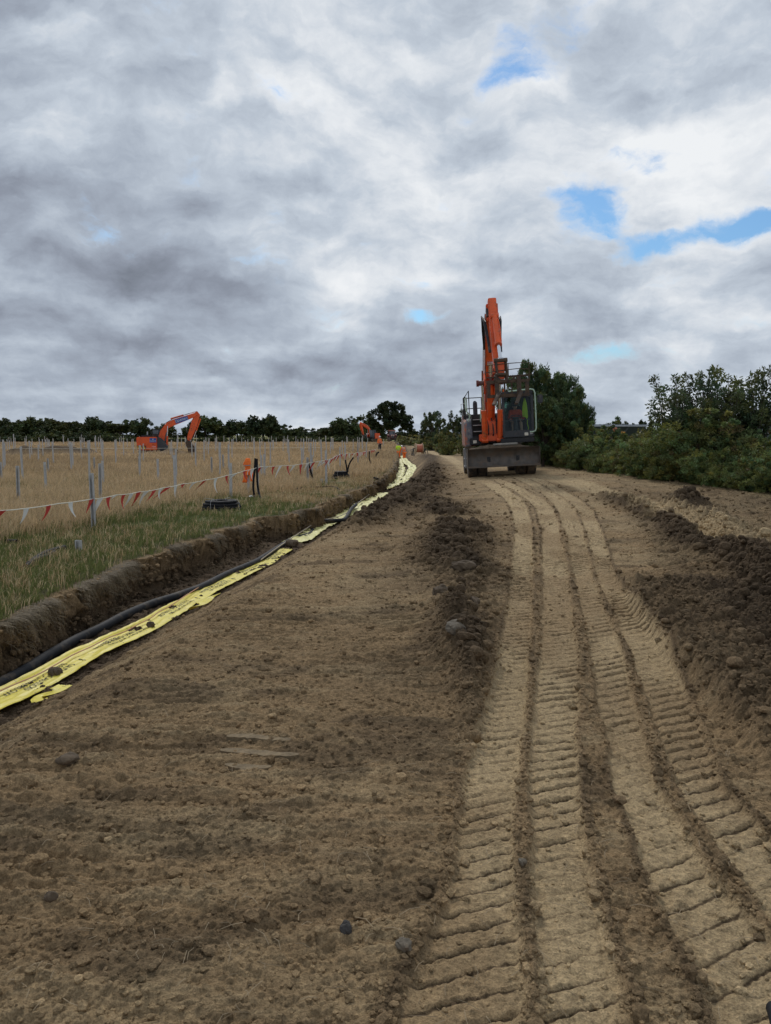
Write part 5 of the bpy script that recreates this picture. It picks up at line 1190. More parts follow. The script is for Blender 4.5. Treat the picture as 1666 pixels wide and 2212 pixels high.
    mb = MB(); mb.tube([(arm_p[9][0], -.16, arm_p[9][1]), (arm_p[9][0] - .22, -.16, arm_p[9][1] - .35), (arm_p[8][0] + .2, -.16, arm_p[8][1] + .6)], .02, 6); mb.build('hose', M['black'], ar)
    MB().box((arm_p[8][0] - .04, -.05, arm_p[8][1] + .35), (.16, .2, .26)).build('work_lamp', M['black'], ar, .02)
    return E, body, bo, boom_p
def sign_text(body, size, c, ex, ey, nrm, mt, parent, name='lettering', stretch=1.0):
    V, F = text_geo(body); cx = (V[:, 0].min() + V[:, 0].max()) / 2; cy = (V[:, 1].min() + V[:, 1].max()) / 2
    ex, ey, nrm, c = Vector(ex), Vector(ey), Vector(nrm), Vector(c); me = bpy.data.meshes.new(name)
    me.from_pydata([tuple(c + ex * ((v[0] - cx) * size * stretch) + ey * ((v[1] - cy) * size) + nrm * .004) for v in V], [], F); me.materials.append(M[mt]); return link_mesh(name, me, parent)
LE = at_y(333, 972, 74)
E1, body1, boom1, bp = crawler('orange tracked excavator with blue lettered boom digging in the tan field', (LE.x, 74, -.36), R(13), 'tracked excavators')
d = (Vector((bp[7][0], 0, bp[7][1])) - Vector((bp[6][0], 0, bp[6][1]))).normalized(); up = Vector((-d.z, 0, d.x)); cc = Vector((2.62, -.222, 3.68))
a, b = cc - d * .62, cc + d * .62
s1 = MB().add([tuple(p + u * h + Vector((0, o, 0))) for o in (0, .008) for p, u, h in ((a, up, -.21), (b, up, -.19), (b, up, .19), (a, up, .21))],
              [(0, 1, 2, 3), (7, 6, 5, 4), (0, 4, 5, 1), (1, 5, 6, 2), (2, 6, 7, 3), (3, 7, 4, 0)]).build('boom_sign', M['blue'], boom1)
sign_text('DAMAC', .27, cc + d * .10 + Vector((0, -.004, 0)), d, up, (0, -1, 0), 'sign_white', s1, stretch=1.02)
e = cc - d * .50 + Vector((0, -.008, 0)); MB().tube([e + (d * math.cos(t) * .075 + up * math.sin(t) * .13) for t in np.linspace(0, 2 * math.pi, 14, endpoint=False)], .014, 4, closed=True).build('emblem', M['sign_white'], s1)
s2 = MB().bx(-.30, .30, -1.164, -1.154, 1.52, 1.92).build('door_sign', M['blue'], body1)
sign_text('DAMAC', .15, (0, -1.166, 1.66), (1, 0, 0), (0, 0, 1), (0, -1, 0), 'sign_white', s2); MB().box((0, -1.168, 1.82), (.07, .008, .09)).build('emblem', M['sign_white'], s2)
sign_text('130W', .14, (.06, -1.156, 1.14), (1, 0, 0), (0, 0, 1), (0, -1, 0), 'sign_white', body1); sign_text('ZX', .13, (.02, -1.156, 1.32), (1, 0, 0), (0, 0, 1), (0, -1, 0), 'dark_red', body1)
FE = at_y(804, 953, 178)
E2, _, _, _ = crawler('small distant orange excavator with its boom raised to the left beside the oak', (FE.x, 178, zt(FE.x, 178) - .05), R(180 + 52), 'tracked excavators')

# ------------------------------------------------------------------ red tractor, cable drum
def tractor():
    p = at_y(847, 954, 186); T = thing('tractor', 'old dark red tractor with a pale roof parked on the track below the oak', 'tractor', (p.x, 186, zt(p.x, 186)), (0, 0, R(4)))
    MB().prism([(-2.3, .75), (-2.3, 1.45), (-2.1, 1.62), (-.6, 1.72), (-.6, .75)], 'x', -.42, .42).build('bonnet', M['red_dark'], T, .05)
    MB().bx(-.34, .34, -2.33, -2.29, .82, 1.30).build('grille', M['dark_grey'], T)
    for x in (-.24, .24): MB().lathe([(0, 0), (.09, 0), (.09, .05), (0, .05)], (x, -2.34, 1.38), 'y', 10).build('headlight', M['lamp'], T)
    cb = MB()
    for x in (-.72, .72):
        for y in (-.6, .75): cb.bar((x, y, 1.0), (x * .92, y * .95, 2.5), .08, .08)
    cb.bx(-.75, .75, -.62, .78, .95, 1.35); cb = cb.build('cab', M['red_dark'], T, .02)
    MB().bx(-.66, .66, -.55, .70, 1.36, 2.45).build('cab_glass', M['window'], cb)
    MB().bx(-.82, .82, -.75, .9, 2.5, 2.74).build('roof', M['salmon'], T, .05)
    MB().bx(-.30, .30, -1.6, .8, .5, .9).build('transmission', M['black'], T)
    for s in (-1, 1):
        tyre(T, s * .88, .6, .80, .80, .42, lugs=20); tyre(T, s * .78, -1.7, .5, .5, .30, lugs=18)
        MB().prism([(.6 + 0.95 * math.cos(a), .80 + .95 * math.sin(a)) for a in np.linspace(.1, 2.6, 9)] + [(.6 + .88 * math.cos(a), .80 + .88 * math.sin(a)) for a in np.linspace(2.6, .1, 9)], 'x', s * .64, s * 1.12).build('mudguard', M['red_dark'], T)
        MB().tube([(s * .7, -.6, 2.3), (s * 1.0, -.75, 2.3)], .02, 6).build('mirror_arm', M['black'], T); MB().box((s * 1.06, -.76, 2.2), (.16, .06, .28)).build('mirror', M['black'], T, .02)
    MB().cyl((.3, -1.4, 1.65), (.3, -1.4, 2.5), .05, n=10).build('exhaust_pipe', M['black'], T)
tractor()
def drum(px, bot, Y, label, dia=1.0, wid=.62, yaw=12, stand=True, lz=.12):
    p = at_y(px, bot, Y); z = zt(p.x, Y); t = thing('cable_drum', label, 'cable drum', (p.x, Y, z + dia / 2 + lz), (0, 0, R(yaw)), 'cable drums')
    for s in (-1, 1): MB().lathe([(0, s * wid / 2), (dia / 2, s * wid / 2), (dia / 2, s * (wid / 2 + .05)), (0, s * (wid / 2 + .05))], ax='x', n=28).build('flange', M['wood'], t)
    MB().lathe([(dia * .36 + .012 * (i % 2), -wid / 2 + wid * i / 24) for i in range(25)], ax='x', n=24).build('wound_cable', M['salmon2'], t)
    MB().cyl((-wid / 2 - .3, 0, 0), (wid / 2 + .3, 0, 0), .035, n=10).build('spindle', M['black'], t)
    if stand:
        q = thing('drum_stand', 'black steel trestle carrying the terracotta cable drum', 'trestle', (p.x, Y, z), (0, 0, R(yaw)))
        for s in (-1, 1):
            mb = MB(); x = s * (wid / 2 + .26); h = dia / 2 + lz
            mb.bar((x, -.42, -.05), (x, -.02, h), .07, .07); mb.bar((x, .42, -.05), (x, .02, h), .07, .07); mb.bar((x, -.34, .1), (x, .34, .1), .06, .06); mb.bar((x - .0, -.42, 0), (x + s * .28, -.42, 0), .06, .06); mb.bar((x + s * .28, -.42, 0), (x + s * .24, -.1, h * .8), .05, .05); mb.bar((x + s * .24, -.1, h * .8), (x, 0, h * .95), .05, .05)
            mb.build('trestle_frame', M['black'], q)
drum(905, 981, 76, 'terracotta coloured cable drum on a black trestle beside the far trench', 1.05, .62)
# ------------------------------------------------------------------ people
def skin_obj(name, J, bones, rad, mt, parent, sub=2, root=0):
    me = bpy.data.meshes.new(name); me.from_pydata([tuple(j) for j in J], bones, [])
    o = bpy.data.objects.new(name, me); COL.objects.link(o)
    o.modifiers.new('s', 'SKIN'); 
    for i, d in enumerate(me.skin_vertices[0].data):
        r = rad[i]; d.radius = r if isinstance(r, tuple) else (r, r); d.use_root = (i == root)
    m = o.modifiers.new('d', 'SUBSURF'); m.levels = sub; m.render_levels = sub
    dg = bpy.context.evaluated_depsgraph_get(); nm = bpy.data.meshes.new_from_object(o.evaluated_get(dg)); o.modifiers.clear(); o.data = nm; nm.name = name
    nm.materials.clear(); nm.materials.append(mt); nm.shade_smooth(); setp(o, parent); return o
def person(label, loc, yaw, J, top, legs, hat=None, group=None, hair=True, rot=None, bands=True, legs_short=False):
    """J: joint name -> (x, y, z) metres, facing -y."""
    t = thing('person', label, 'person', loc, rot or (0, 0, yaw), group)
    J = {k: Vector(v) for k, v in J.items()}
    nk, hd = J['neck'], J['head']; up = (hd - nk).normalized(); fw = Vector(J.get('face', (0, -1, 0))).normalized(); rt = up.cross(fw).normalized()
    names = ['pelvis', 'waist', 'chest', 'neck']; P = [J[n] for n in names]; r = [(.135, .105), (.125, .095), (.15, .11), (.055, .055)]; B = [(0, 1), (1, 2), (2, 3)]
    def add(p, rad, par): P.append(Vector(p)); r.append(rad); B.append((par, len(P) - 1)); return len(P) - 1
    jaw = add(nk.lerp(hd, .45) + fw * .02, (.062, .066), 3); h = add(hd, (.078, .092), jaw); add(hd + up * .085, (.06, .07), h)
    nz = add(hd + fw * .095 - up * .012, .014, h); add(hd + fw * .115 - up * .03, .010, nz)
    for s in (-1, 1): add(hd + rt * s * .088 - up * .01, .016, h)
    for s, a in (('l', -1), ('r', 1)):
        sh = add(J['sh_' + s], .062, 2); el = add(J['el_' + s], .045, sh); wr = add(J['wr_' + s], .030, el)
        d = (J['wr_' + s] - J['el_' + s]).normalized(); side = d.cross(Vector((0, -1, .3))).normalized(); dn = side.cross(d).normalized()
        pm = add(J['wr_' + s] + d * .055, (.040, .022), wr)
        for i, l in enumerate((.062, .072, .068, .052)):
            k = add(J['wr_' + s] + d * .095 + side * (.030 - .02 * i), .010, pm); k2 = add(P[k] + d * l * .55 + dn * .010, .009, k); add(P[k2] + d * l * .35 + dn * .022, .0075, k2)
        th = add(J['wr_' + s] + d * .035 + side * .045, .011, pm); add(P[th] + d * .04 + side * .012 + dn * .012, .009, th)
        hp = add(J['hip_' + s], .095, 0); kn = add(J['kn_' + s], .062, hp); an = add(J['an_' + s], .042, kn); add(J['an_' + s] + Vector(J['toe_' + s]) * .16 + Vector((0, 0, -.05)), (.042, .03), an)
    skin_obj('body', P, B, r, M['skin'], t)
    # jacket
    Q = [J['pelvis'].lerp(J['waist'], .1), J['waist'], J['chest'], J['chest'].lerp(J['neck'], .75)]; R_ = [(.185, .15), (.175, .14), (.195, .15), (.085, .085)]; BB = [(0, 1), (1, 2), (2, 3)]
    for s in 'lr':
        Q += [J['sh_' + s], J['el_' + s], J['el_' + s].lerp(J['wr_' + s], .92)]; R_ += [.092, .070, .055]; k = len(Q); BB += [(2, k - 3), (k - 3, k - 2), (k - 2, k - 1)]
    jk = skin_obj('jacket', Q, BB, R_, top, t)
    if bands:
        a, b = J['waist'], J['chest']; ax = (b - a).normalized()
        for f in (.05, .55):
            c = a.lerp(b, f); x = ax.cross(Vector((0, 1, 0))).normalized(); y = ax.cross(x)
            MB().tube([c + x * math.cos(q) * .175 + y * math.sin(q) * .142 for q in np.linspace(0, 2 * math.pi, 20, endpoint=False)], .022, 6, closed=True).build('reflective_band', M['reflect'], jk)
    Q = [J['pelvis']]; R_ = [(.175, .145)]; BB = []
    for s in 'lr':
        e = .55 if legs_short else .9
        Q += [J['hip_' + s].lerp(J['kn_' + s], .12), J['kn_' + s]] + ([] if legs_short else [J['kn_' + s].lerp(J['an_' + s], e)]); R_ += [.108, .085] + ([] if legs_short else [.075]); k = len(Q)
        n = 2 if legs_short else 3; i0 = k - n; BB += [(0, i0)] + [(i0 + j, i0 + j + 1) for j in range(n - 1)]
    tr = skin_obj('trousers', Q, BB, R_, legs, t)
    if bands and not legs_short:
        for s in 'lr':
            c = J['kn_' + s].lerp(J['an_' + s], .45); ax = (J['an_' + s] - J['kn_' + s]).normalized(); x = ax.cross(Vector((0, 1, 0))).normalized(); y = ax.cross(x)
            MB().tube([c + x * math.cos(q) * .078 + y * math.sin(q) * .078 for q in np.linspace(0, 2 * math.pi, 14, endpoint=False)], .018, 5, closed=True).build('reflective_band', M['reflect'], tr)
    for s in 'lr':
        a = J['an_' + s]; skin_obj('boot', [a + Vector((0, 0, .12)), a + Vector((0, 0, -.02)), a + Vector(J['toe_' + s]) * .17 + Vector((0, 0, -.055))], [(0, 1), (1, 2)], [.062, .062, (.055, .036)], M['boot'], t)
    for s in (-1, 1):
        e = hd + rt * s * .032 + fw * .082 + up * .012; MB().lathe([(0, -.011), (.008, -.008), (.011, 0), (.008, .008), (0, .011)], e, n=8).build('eye', M['hair'], t)
    def dome(rad, c, squash, mt, nm, brim=None):
        vs, n, m = [], 18, 6
        for i in range(m + 1):
            f = i / m * math.pi * .52; q = math.sin(f) * rad; z = math.cos(f) * rad * squash
            vs += [c + rt * math.cos(a) * q + fw * math.sin(a) * q * 1.12 + up * z for a in np.linspace(0, 2 * math.pi, n, endpoint=False)]
        fs = [(i * n + k, i * n + (k + 1) % n, (i + 1) * n + (k + 1) % n, (i + 1) * n + k) for i in range(m) for k in range(n)] + [tuple(m * n + k for k in range(n))]
        o = MB().add(vs, fs)
        if brim: o.add([c + rt * x + fw * y + up * z for z in (.0, .012) for x, y in ((-.07, .09), (.07, .09), (.05, .165), (-.05, .165))], [(0, 1, 2, 3), (7, 6, 5, 4), (0, 4, 5, 1), (1, 5, 6, 2), (2, 6, 7, 3), (3, 7, 4, 0)])
        return o.build(nm, mt, t)
    if hat: dome(.118, hd + up * .03, 1.05, hat, 'helmet', True)
    if hair: dome(.098, hd + up * .028 - fw * .016, 1.0, M['hair'], 'hair')
    return t
STAND = dict(pelvis=(0, 0, .95), waist=(0, 0, 1.10), chest=(0, 0, 1.34), neck=(0, .0, 1.50), head=(0, -.02, 1.66), sh_l=(-.19, 0, 1.42), sh_r=(.19, 0, 1.42), el_l=(-.26, .03, 1.14), el_r=(.26, .03, 1.14), wr_l=(-.25, -.10, .92), wr_r=(.25, -.10, .92),
             hip_l=(-.10, 0, .90), hip_r=(.10, 0, .90), kn_l=(-.11, -.02, .50), kn_r=(.11, -.02, .50), an_l=(-.12, .02, .09), an_r=(.12, .02, .09), toe_l=(-.1, -1, 0), toe_r=(.1, -1, 0))
def pose(**k): d = dict(STAND); d.update(k); return d
# operator, seated in the cab
op = dict(pelvis=(0, .30, 1.93), waist=(0, .28, 2.05), chest=(0, .22, 2.26), neck=(-.01, .18, 2.40), head=(-.02, .11, 2.52), face=(-.25, -1, -.35), sh_l=(-.19, .20, 2.32), sh_r=(.18, .20, 2.32), el_l=(-.25, .05, 2.08), el_r=(.27, .02, 2.08),
          wr_l=(-.20, -.16, 2.00), wr_r=(.16, -.16, 2.03), hip_l=(-.10, .25, 1.93), hip_r=(.10, .25, 1.93), kn_l=(-.15, -.13, 1.93), kn_r=(.16, -.13, 1.93), an_l=(-.16, -.22, 1.54), an_r=(.17, -.22, 1.54), toe_l=(-.1, -1, -.1), toe_r=(.1, -1, -.1))
op = {k: (v if k in ('face', 'toe_l', 'toe_r') else (v[0] * .93, v[1], v[2] - .085)) for k, v in op.items()}
person('operator in red and orange jacket and shorts seated inside the wheeled excavator cab', EM @ Vector((.60, .06, 0)), 0, op, mat('dark orange work jacket', (.62, .07, .025), .8, var=.4, scale=5, dirt=(.55, .5, .45), dirt_amt=.1), M['navy'], None, None, True, rot=(0, R(-3.1), R(-3)), bands=False, legs_short=True)
# man by the bunting
q = at_y(820.5, 976, 90)
person('man in orange jacket, dark trousers and white helmet at the far end of the bunting', (q.x, 90, zt(q.x, 90)), R(35), pose(), M['hivis2'], M['navy'], M['hat_w'], None)
# the two in the trench
q = at_y(861, 992, 83); zz = min(zt(q.x, 83), at_y(862, 990, 83).z + .15)
person('worker with yellow jacket and orange trousers standing in the trench', (q.x, 83, at_y(861, 993, 83).z), R(176), pose(wr_l=(-.10, -.26, 1.10), wr_r=(.12, -.30, 1.08), chest=(0, -.05, 1.33), neck=(0, -.10, 1.47), head=(0, -.17, 1.61)), M['yellow_hv'], M['hivis2'], M['hat_d'], None)
q = at_y(873.5, 995, 80)
person('worker in orange overalls bending forward over the cream tape in the trench', (q.x, 80, at_y(873, 996, 80).z), R(-150), pose(waist=(0, -.03, 1.09), chest=(0, -.20, 1.27), neck=(0, -.33, 1.39), head=(0, -.44, 1.50), sh_l=(-.18, -.26, 1.34), sh_r=(.18, -.26, 1.34), el_l=(-.24, -.40, 1.10), el_r=(.24, -.40, 1.10), wr_l=(-.14, -.52, .92), wr_r=(.14, -.52, .92), kn_l=(-.12, -.10, .5), kn_r=(.12, .05, .5)), M['hivis'], M['hivis'], M['hat_w'], None)
# ------------------------------------------------------------------ planting
def far_tree(px, top, Y, wpx, v, label, group='trees along the far edge of the field', dz=-.1):
    x = (px - 833) / FP * Y; z = float(zbase(x, Y)); h = at_y(px, top, Y).z - z
    n0 = 'far_tree'; return plant(n0, FARV[v], x, Y, h, max(.55, min(2.2, (wpx / FP * Y) / (h * .95))), label, 'tree', group, dz=dz)
LT = [(5, 913, 30, 3), (20, 908, 40, 0), (45, 912, 34, 5), (64, 905, 46, 1), (90, 913, 36, 3), (105, 908, 40, 0), (128, 912, 34, 2), (150, 910, 40, 4), (168, 915, 30, 3), (188, 905, 46, 0), (210, 910, 36, 7), (232, 921, 26, 5), (262, 914, 52, 4),
      (308, 907, 40, 2), (318, 915, 26, 3), (362, 920, 32, 4), (412, 915, 28, 0), (446, 901, 50, 1), (430, 921, 26, 5), (478, 912, 34, 3), (495, 911, 34, 0), (515, 914, 34, 2), (538, 917, 30, 5), (556, 918, 26, 3), (570, 901, 38, 7), (582, 908, 30, 0), (600, 922, 28, 5),
      (618, 921, 28, 3), (640, 928, 26, 5), (655, 926, 30, 0), (678, 929, 24, 3), (695, 928, 28, 5), (712, 923, 28, 4), (730, 920, 30, 0), (748, 918, 32, 3), (772, 903, 54, 1), (800, 917, 36, 0), (752, 926, 30, 5), (790, 927, 34, 3), (822, 922, 30, 5), (865, 928, 34, 3), (884, 931, 30, 0)]
LAB = {1: 'tall round headed tree', 4: 'broad domed tree showing its stem', 2: 'slim dark tree', 7: 'ragged topped dark tree'}
spec = {64: 'tall round dark tree rising above the left end of the far treeline', 188: 'tall dark tree left of the domed tree in the far treeline', 262: 'broad domed tree standing left of the tracked excavator', 308: 'open crowned tree directly behind the tracked excavator cab',
        362: 'dark round tree seen under the boom of the tracked excavator', 446: 'large round tree with a bare stem right of the tracked excavator bucket', 570: 'tall ragged tree standing above the middle of the far treeline', 772: 'large leafy tree behind the distant excavator left of the oak', 412: 'dark tree half hidden by the tracked excavator arm'}
for px, top, w, v in LT:
    if px in spec: l = spec[px]
    elif px < 240: l = 'dark tree in the dense left part of the far treeline'
    elif px < 470: l = 'small dark tree in the gap behind the tracked excavator'
    elif px < 620: l = 'dark tree in the middle part of the far treeline'
    elif px < 700: l = 'low bushy tree in the low gap of the far treeline'
    else: l = 'bushy tree in the far treeline around the distant excavator'
    far_tree(px, top - 4, 300 if px < 700 else 240, w * 1.25, v, l, 'trees of the far treeline' if px in spec else l + 's')
for i in range(34):    # understorey below the treeline
    px = -4 + i * 15 if i < 32 else 560 + i; px += random.uniform(-4, 4)
    far_tree(px, random.uniform(924, 935) if px < 240 else random.uniform(933, 941), 304, random.uniform(30, 44), random.choice((3, 5)), 'low dark bush filling the gaps beneath the far treeline', 'bushes beneath the far treeline')
for i in range(46):    # low hedge at the end of the tan field
    px = -6 + i * 17.5; Y = 176; x = (px - 833) / FP * Y
    h = random.uniform(1.1, 1.9) * (1.5 if px < 240 else 1); plant('far_hedge', FARV[3 if i % 2 else 5], x, Y + random.uniform(-3, 3), h, random.uniform(1.3, 1.9), 'low dark shrub in the clipped hedge at the end of the post field', 'shrub', 'shrubs of the low far hedge', dz=-.1)
for px, top, w in [(1290, 917, 24), (1305, 914, 22), (1322, 916, 22), (1338, 903, 20), (1352, 911, 22), (1366, 915, 24), (1384, 908, 30), (1402, 910, 34), (1610, 905, 40), (1650, 890, 60), (1625, 885, 30)]:
    far_tree(px, top, 200, w * 1.2, 0 if w < 25 else 3, 'small dark tree on the skyline beyond the solar panels', 'trees beyond the solar panels')
ox = (842 - 833) / FP * 205; oh = at_y(842, 868, 205).z - zt(ox, 205)
plant('oak_tree', OAKV, ox, 205, oh, (92 / FP * 205) / (oh * 1.04), 'large spreading oak with sky showing through its crown behind the red tractor', 'tree', None, .2)
# scrub along the far right side of the track
for px, top, Y, w, v, l in [(932, 889, 105, 48, 0, 'dark pointed bushy tree right of the oak'), (918, 908, 108, 34, 4, 'rounded dark bush on the left flank of the pointed bushy tree'), (978, 889, 72, 46, 1, 'dark tall bush close left of the wheeled excavator'), (1003, 886, 66, 44, 4, 'tall dark bush behind the hand rails of the wheeled excavator'), (955, 903, 84, 34, 0, 'dark bush between the pointed tree and the wheeled excavator'),
                            (875, 941, 140, 34, 2, 'olive green scrub right of the tractor'), (893, 937, 132, 34, 3, 'yellowish scrub in front of the pointed bushy tree'), (912, 940, 122, 34, 2, 'low olive scrub at the bend of the track'), (938, 941, 96, 34, 3, 'pale olive scrub below the pointed bushy tree'), (952, 938, 88, 28, 2, 'yellow green scrub beside the far track'),
                            (975, 930, 66, 40, 3, 'leafy green scrub left of the wheeled excavator'), (1000, 934, 60, 36, 3, 'green scrub behind the wheels of the wheeled excavator'), (1022, 905, 62, 40, 1, 'dark bush behind the boom foot of the wheeled excavator'), (1060, 915, 60, 44, 1, 'dark bush behind the boom of the wheeled excavator'), (1100, 905, 58, 50, 1, 'dark bush behind the cab of the wheeled excavator'),
                            (866, 945, 190, 18, 2, 'dry yellow scrub right beside the tractor wheel'), (826, 947, 192, 14, 2, 'dry yellow scrub left of the tractor')]:
    x = (px - 833) / FP * Y; z = float(zbase(x, Y)); h = at_y(px, top, Y).z - z
    plant('scrub_bush', MIDV[v], x, Y, h, max(.6, min(2.4, (w * 1.15 / FP * Y) / h)), l, 'bush', None, dz=-.05)
# trees right of the wheeled excavator
for px, top, Y, w, v, l in [(1140, 781, 37, 84, 0, 'tallest leafy tree right behind the wheeled excavator cab'), (1108, 815, 38, 70, 0, 'leafy tree peeping over the cab of the wheeled excavator'), (1178, 800, 36.5, 84, 0, 'bushy tree second to the right of the excavator cab'), (1212, 806, 37, 82, 0, 'pointed bushy tree at the right of the roadside tree group'), (1242, 838, 35, 66, 0, 'rounded tree stepping down at the right end of the roadside group'),
                            (1262, 872, 34, 44, 0, 'low leafy tree at the very end of the roadside group'), (1215, 862, 33.5, 76, 2, 'green bushy tree low in the right of the roadside group'), (1128, 850, 34, 60, 0, 'dark bushy tree just behind the cab mirror'), (1172, 850, 33, 80, 1, 'green bushy tree in front of the roadside group')]:
    x = (px - 833) / FP * Y; z = float(zbase(x, Y)); h = at_y(px, top, Y).z - z
    plant('roadside_tree', TALLV[v], x, Y, h, max(.35, (w * 1.2 / FP * Y) / h * (1.0 if v == 0 else 1.25)), l, 'tree', 'trees beside the wheeled excavator', dz=-.05)
# hedge shrubs, front row and back row: (px, top, bottom row on the ground)
HR = [(1150, 945, 1004), (1180, 935, 1010), (1205, 930, 1014), (1228, 905, 1018), (1250, 912, 1020), (1272, 920, 1022), (1296, 922, 1026), (1320, 933, 1028), (1346, 931, 1033), (1370, 921, 1036), (1396, 905, 1040), (1422, 895, 1043), (1448, 905, 1046), (1474, 900, 1050), (1500, 915, 1054), (1528, 930, 1057),
      (1556, 940, 1060), (1584, 945, 1064), (1612, 930, 1068), (1640, 950, 1072), (1670, 950, 1076), (1706, 940, 1082), (1750, 930, 1090)]
pos = ['nearest the excavator wheels', 'just right of the excavator blade', 'below the roadside trees', 'left of the gap showing solar panels', 'under the gap showing solar panels', 'left of the tall saplings', 'below the tall saplings', 'right of the tall saplings', 'at the right edge of the view']
for i, (px, top, bot) in enumerate(HR):
    g = at_g(px, bot); h = at_y(px, top, g.y + .9).z - float(zbase(g.x, g.y)); k = pos[0 if px < 1160 else 1 if px < 1190 else 2 if px < 1240 else 3 if px < 1285 else 4 if px < 1360 else 5 if px < 1420 else 6 if px < 1540 else 7 if px < 1625 else 8]
    for j, (dx, dy, f) in enumerate([(.75, .75, .80), (1.35, 2.0, 1.0)]):
        hh = h * f * random.uniform(.80, 1.14) * (.8 if j == 0 else 1)
        plant('hedge_shrub', HEDV[(i * 2 + j * 3) % 5], g.x + dx, g.y + dy, hh, random.uniform(.95, 1.15), ('low leafy shrub in front of the hedge ' if j == 0 else 'taller green shrub in the hedge ') + k, 'shrub', 'shrubs of the roadside hedge', dz=-.05)
for px, top, Y, w, v, l in [(1446, 808, 24.5, .95, 0, 'leftmost tall ash sapling rising out of the hedge'), (1486, 815, 25.2, .9, 1, 'slender ash sapling second from the left in the sapling clump'), (1520, 800, 24.8, .85, 2, 'bushy ash sapling in the middle of the sapling clump'), (1548, 788, 24.2, .9, 0, 'tallest ash sapling of the clump above the hedge'), (1580, 806, 25.0, 1.0, 1, 'dense ash sapling right of the tallest one'),
                            (1612, 800, 24.4, .9, 2, 'ash sapling second from the right in the clump'), (1640, 788, 24.0, .8, 0, 'rightmost tall ash sapling of the clump'), (1465, 850, 23.8, 1.1, 2, 'short leafy ash sapling low in the left of the clump'), (1560, 850, 23.6, 1.1, 1, 'short leafy ash sapling low in the middle of the clump'), (1625, 860, 23.6, 1.1, 0, 'short leafy ash sapling low in the right of the clump'), (1505, 858, 23.9, 1.2, 0, 'short spreading ash sapling between the taller ones'), (1590, 845, 24.6, 1.2, 2, 'short dense ash sapling behind the right saplings')]:
    x = (px - 833) / FP * Y; z = float(zbase(x, Y)); h = at_y(px, top, Y).z - z
    plant('ash_sapling', SAPV[v], x, Y, h, w, l, 'sapling', 'ash saplings in the hedge', dz=-.05)
# solar tables beyond the hedge
def solar(px0, px1, top, Y, label, depth=4.2, low=.7, away=1):
    a, b = at_y(px0, top, Y), at_y(px1, top, Y); T = thing('solar_table', label, 'solar panels', (a.x, Y, 0), (0, 0, 0), 'solar tables beyond the hedge'); L = b.x - a.x; zh = a.z
    n = max(2, int(L / 1.05)); ang = math.atan2(zh - low, depth)
    for i in range(n):
        x = i * L / n
        for r_ in range(2):
            y0, y1 = -depth * r_ / 2, -depth * (r_ + 1) / 2 + .03; z0, z1 = zh + math.tan(ang) * y0, zh + math.tan(ang) * y1; y0, y1 = y0 * away, y1 * away
            q = MB().add([(x, y0, z0), (x + L / n - .02, y0, z0), (x + L / n - .02, y1, z1), (x, y1, z1)] + [(x, y0, z0 - .035), (x + L / n - .02, y0, z0 - .035), (x + L / n - .02, y1, z1 - .035), (x, y1, z1 - .035)],
                         [(0, 1, 2, 3), (7, 6, 5, 4), (0, 4, 5, 1), (1, 5, 6, 2), (2, 6, 7, 3), (3, 7, 4, 0)]).build('module', M['panel'], T)
            e = MB()
            for yy, zz in ((y0, z0), (y1, z1), ((y0 + y1) / 2, (z0 + z1) / 2)): e.bar((x, yy, zz + .006), (x + L / n - .02, yy, zz + .006), .03, .012)
            for xx in (x + .015, x + L / n / 2, x + L / n - .035): e.bar((xx, y0, z0 + .007), (xx, y1, z1 + .007), .02, .012)
            e.build('frame', M['alu'], q)
    mb = MB(); mb.bar((0, .06, zh - .09), (L, .06, zh - .09), .06, .1); mb.bar((0, (-depth + .2) * away, low - .05), (L, (-depth + .2) * away, low - .05), .06, .1); mb.build('purlin', M['alu'], T)
    for i in range(int(L / 2.4) + 1):
        MB().bar((i * 2.4 + .1, -depth * .5 * away, -.3), (i * 2.4 + .1, -depth * .5 * away, (zh + low) / 2 - .06), .08, .08).build('leg', M['galv'], T)
solar(1588, 1760, 915, 34, 'grey solar panel table glimpsed at the right edge behind the hedge', 4.5, .95)
solar(1282, 1400, 917, 58, 'solar panel table showing as a pale line in the gap of the hedge', 3.5, .8, -1)
y_ = 40.0; p = at_y(1325, 936, y_); z = zt(p.x, y_)
t = thing('cable_drum', 'small reddish drum glimpsed through the gap in the hedge', 'cable drum', (p.x + .1, y_, at_y(1338, 928, y_).z), (0, 0, R(70)), 'cable drums')
MB().lathe([(0, -.1), (.10, -.07), (.12, -.03), (.12, .03), (.10, .07), (0, .1)], ax='x', n=18).build('flange', M['salmon2'], t); MB().tube([(0, 0, -.1), (0, 0, -1.9)], .05, 8).build('stand', M['rust'], t)
for px, py, l in ((1329, 941, 'orange and yellow plastic sheet glimpsed left of the drum in the hedge gap'), (1347, 937, 'yellowish plastic sheet glimpsed right of the drum in the hedge gap')):
    c = at_y(px, py, 39.6); vs = []
    for i in range(7):
        for j in range(6): vs.append((c.x - .11 + .034 * i + random.uniform(-.012, .012), 39.6 + random.uniform(-.05, .05), c.z - .12 + .045 * j + random.uniform(-.02, .02)))
    m = len(vs); vs += [(x, y + .02, z) for x, y, z in vs]; fs = [(i * 6 + j, i * 6 + j + 6, i * 6 + j + 7, i * 6 + j + 1) for i in range(6) for j in range(5)]
    o = MB().add(vs, fs + [tuple(k + m for k in reversed(f)) for f in fs]).build('plastic_sheet', M['barrier'], None, ang=20); tag(o, l, 'plastic sheet', 'plastic sheets in the hedge gap')
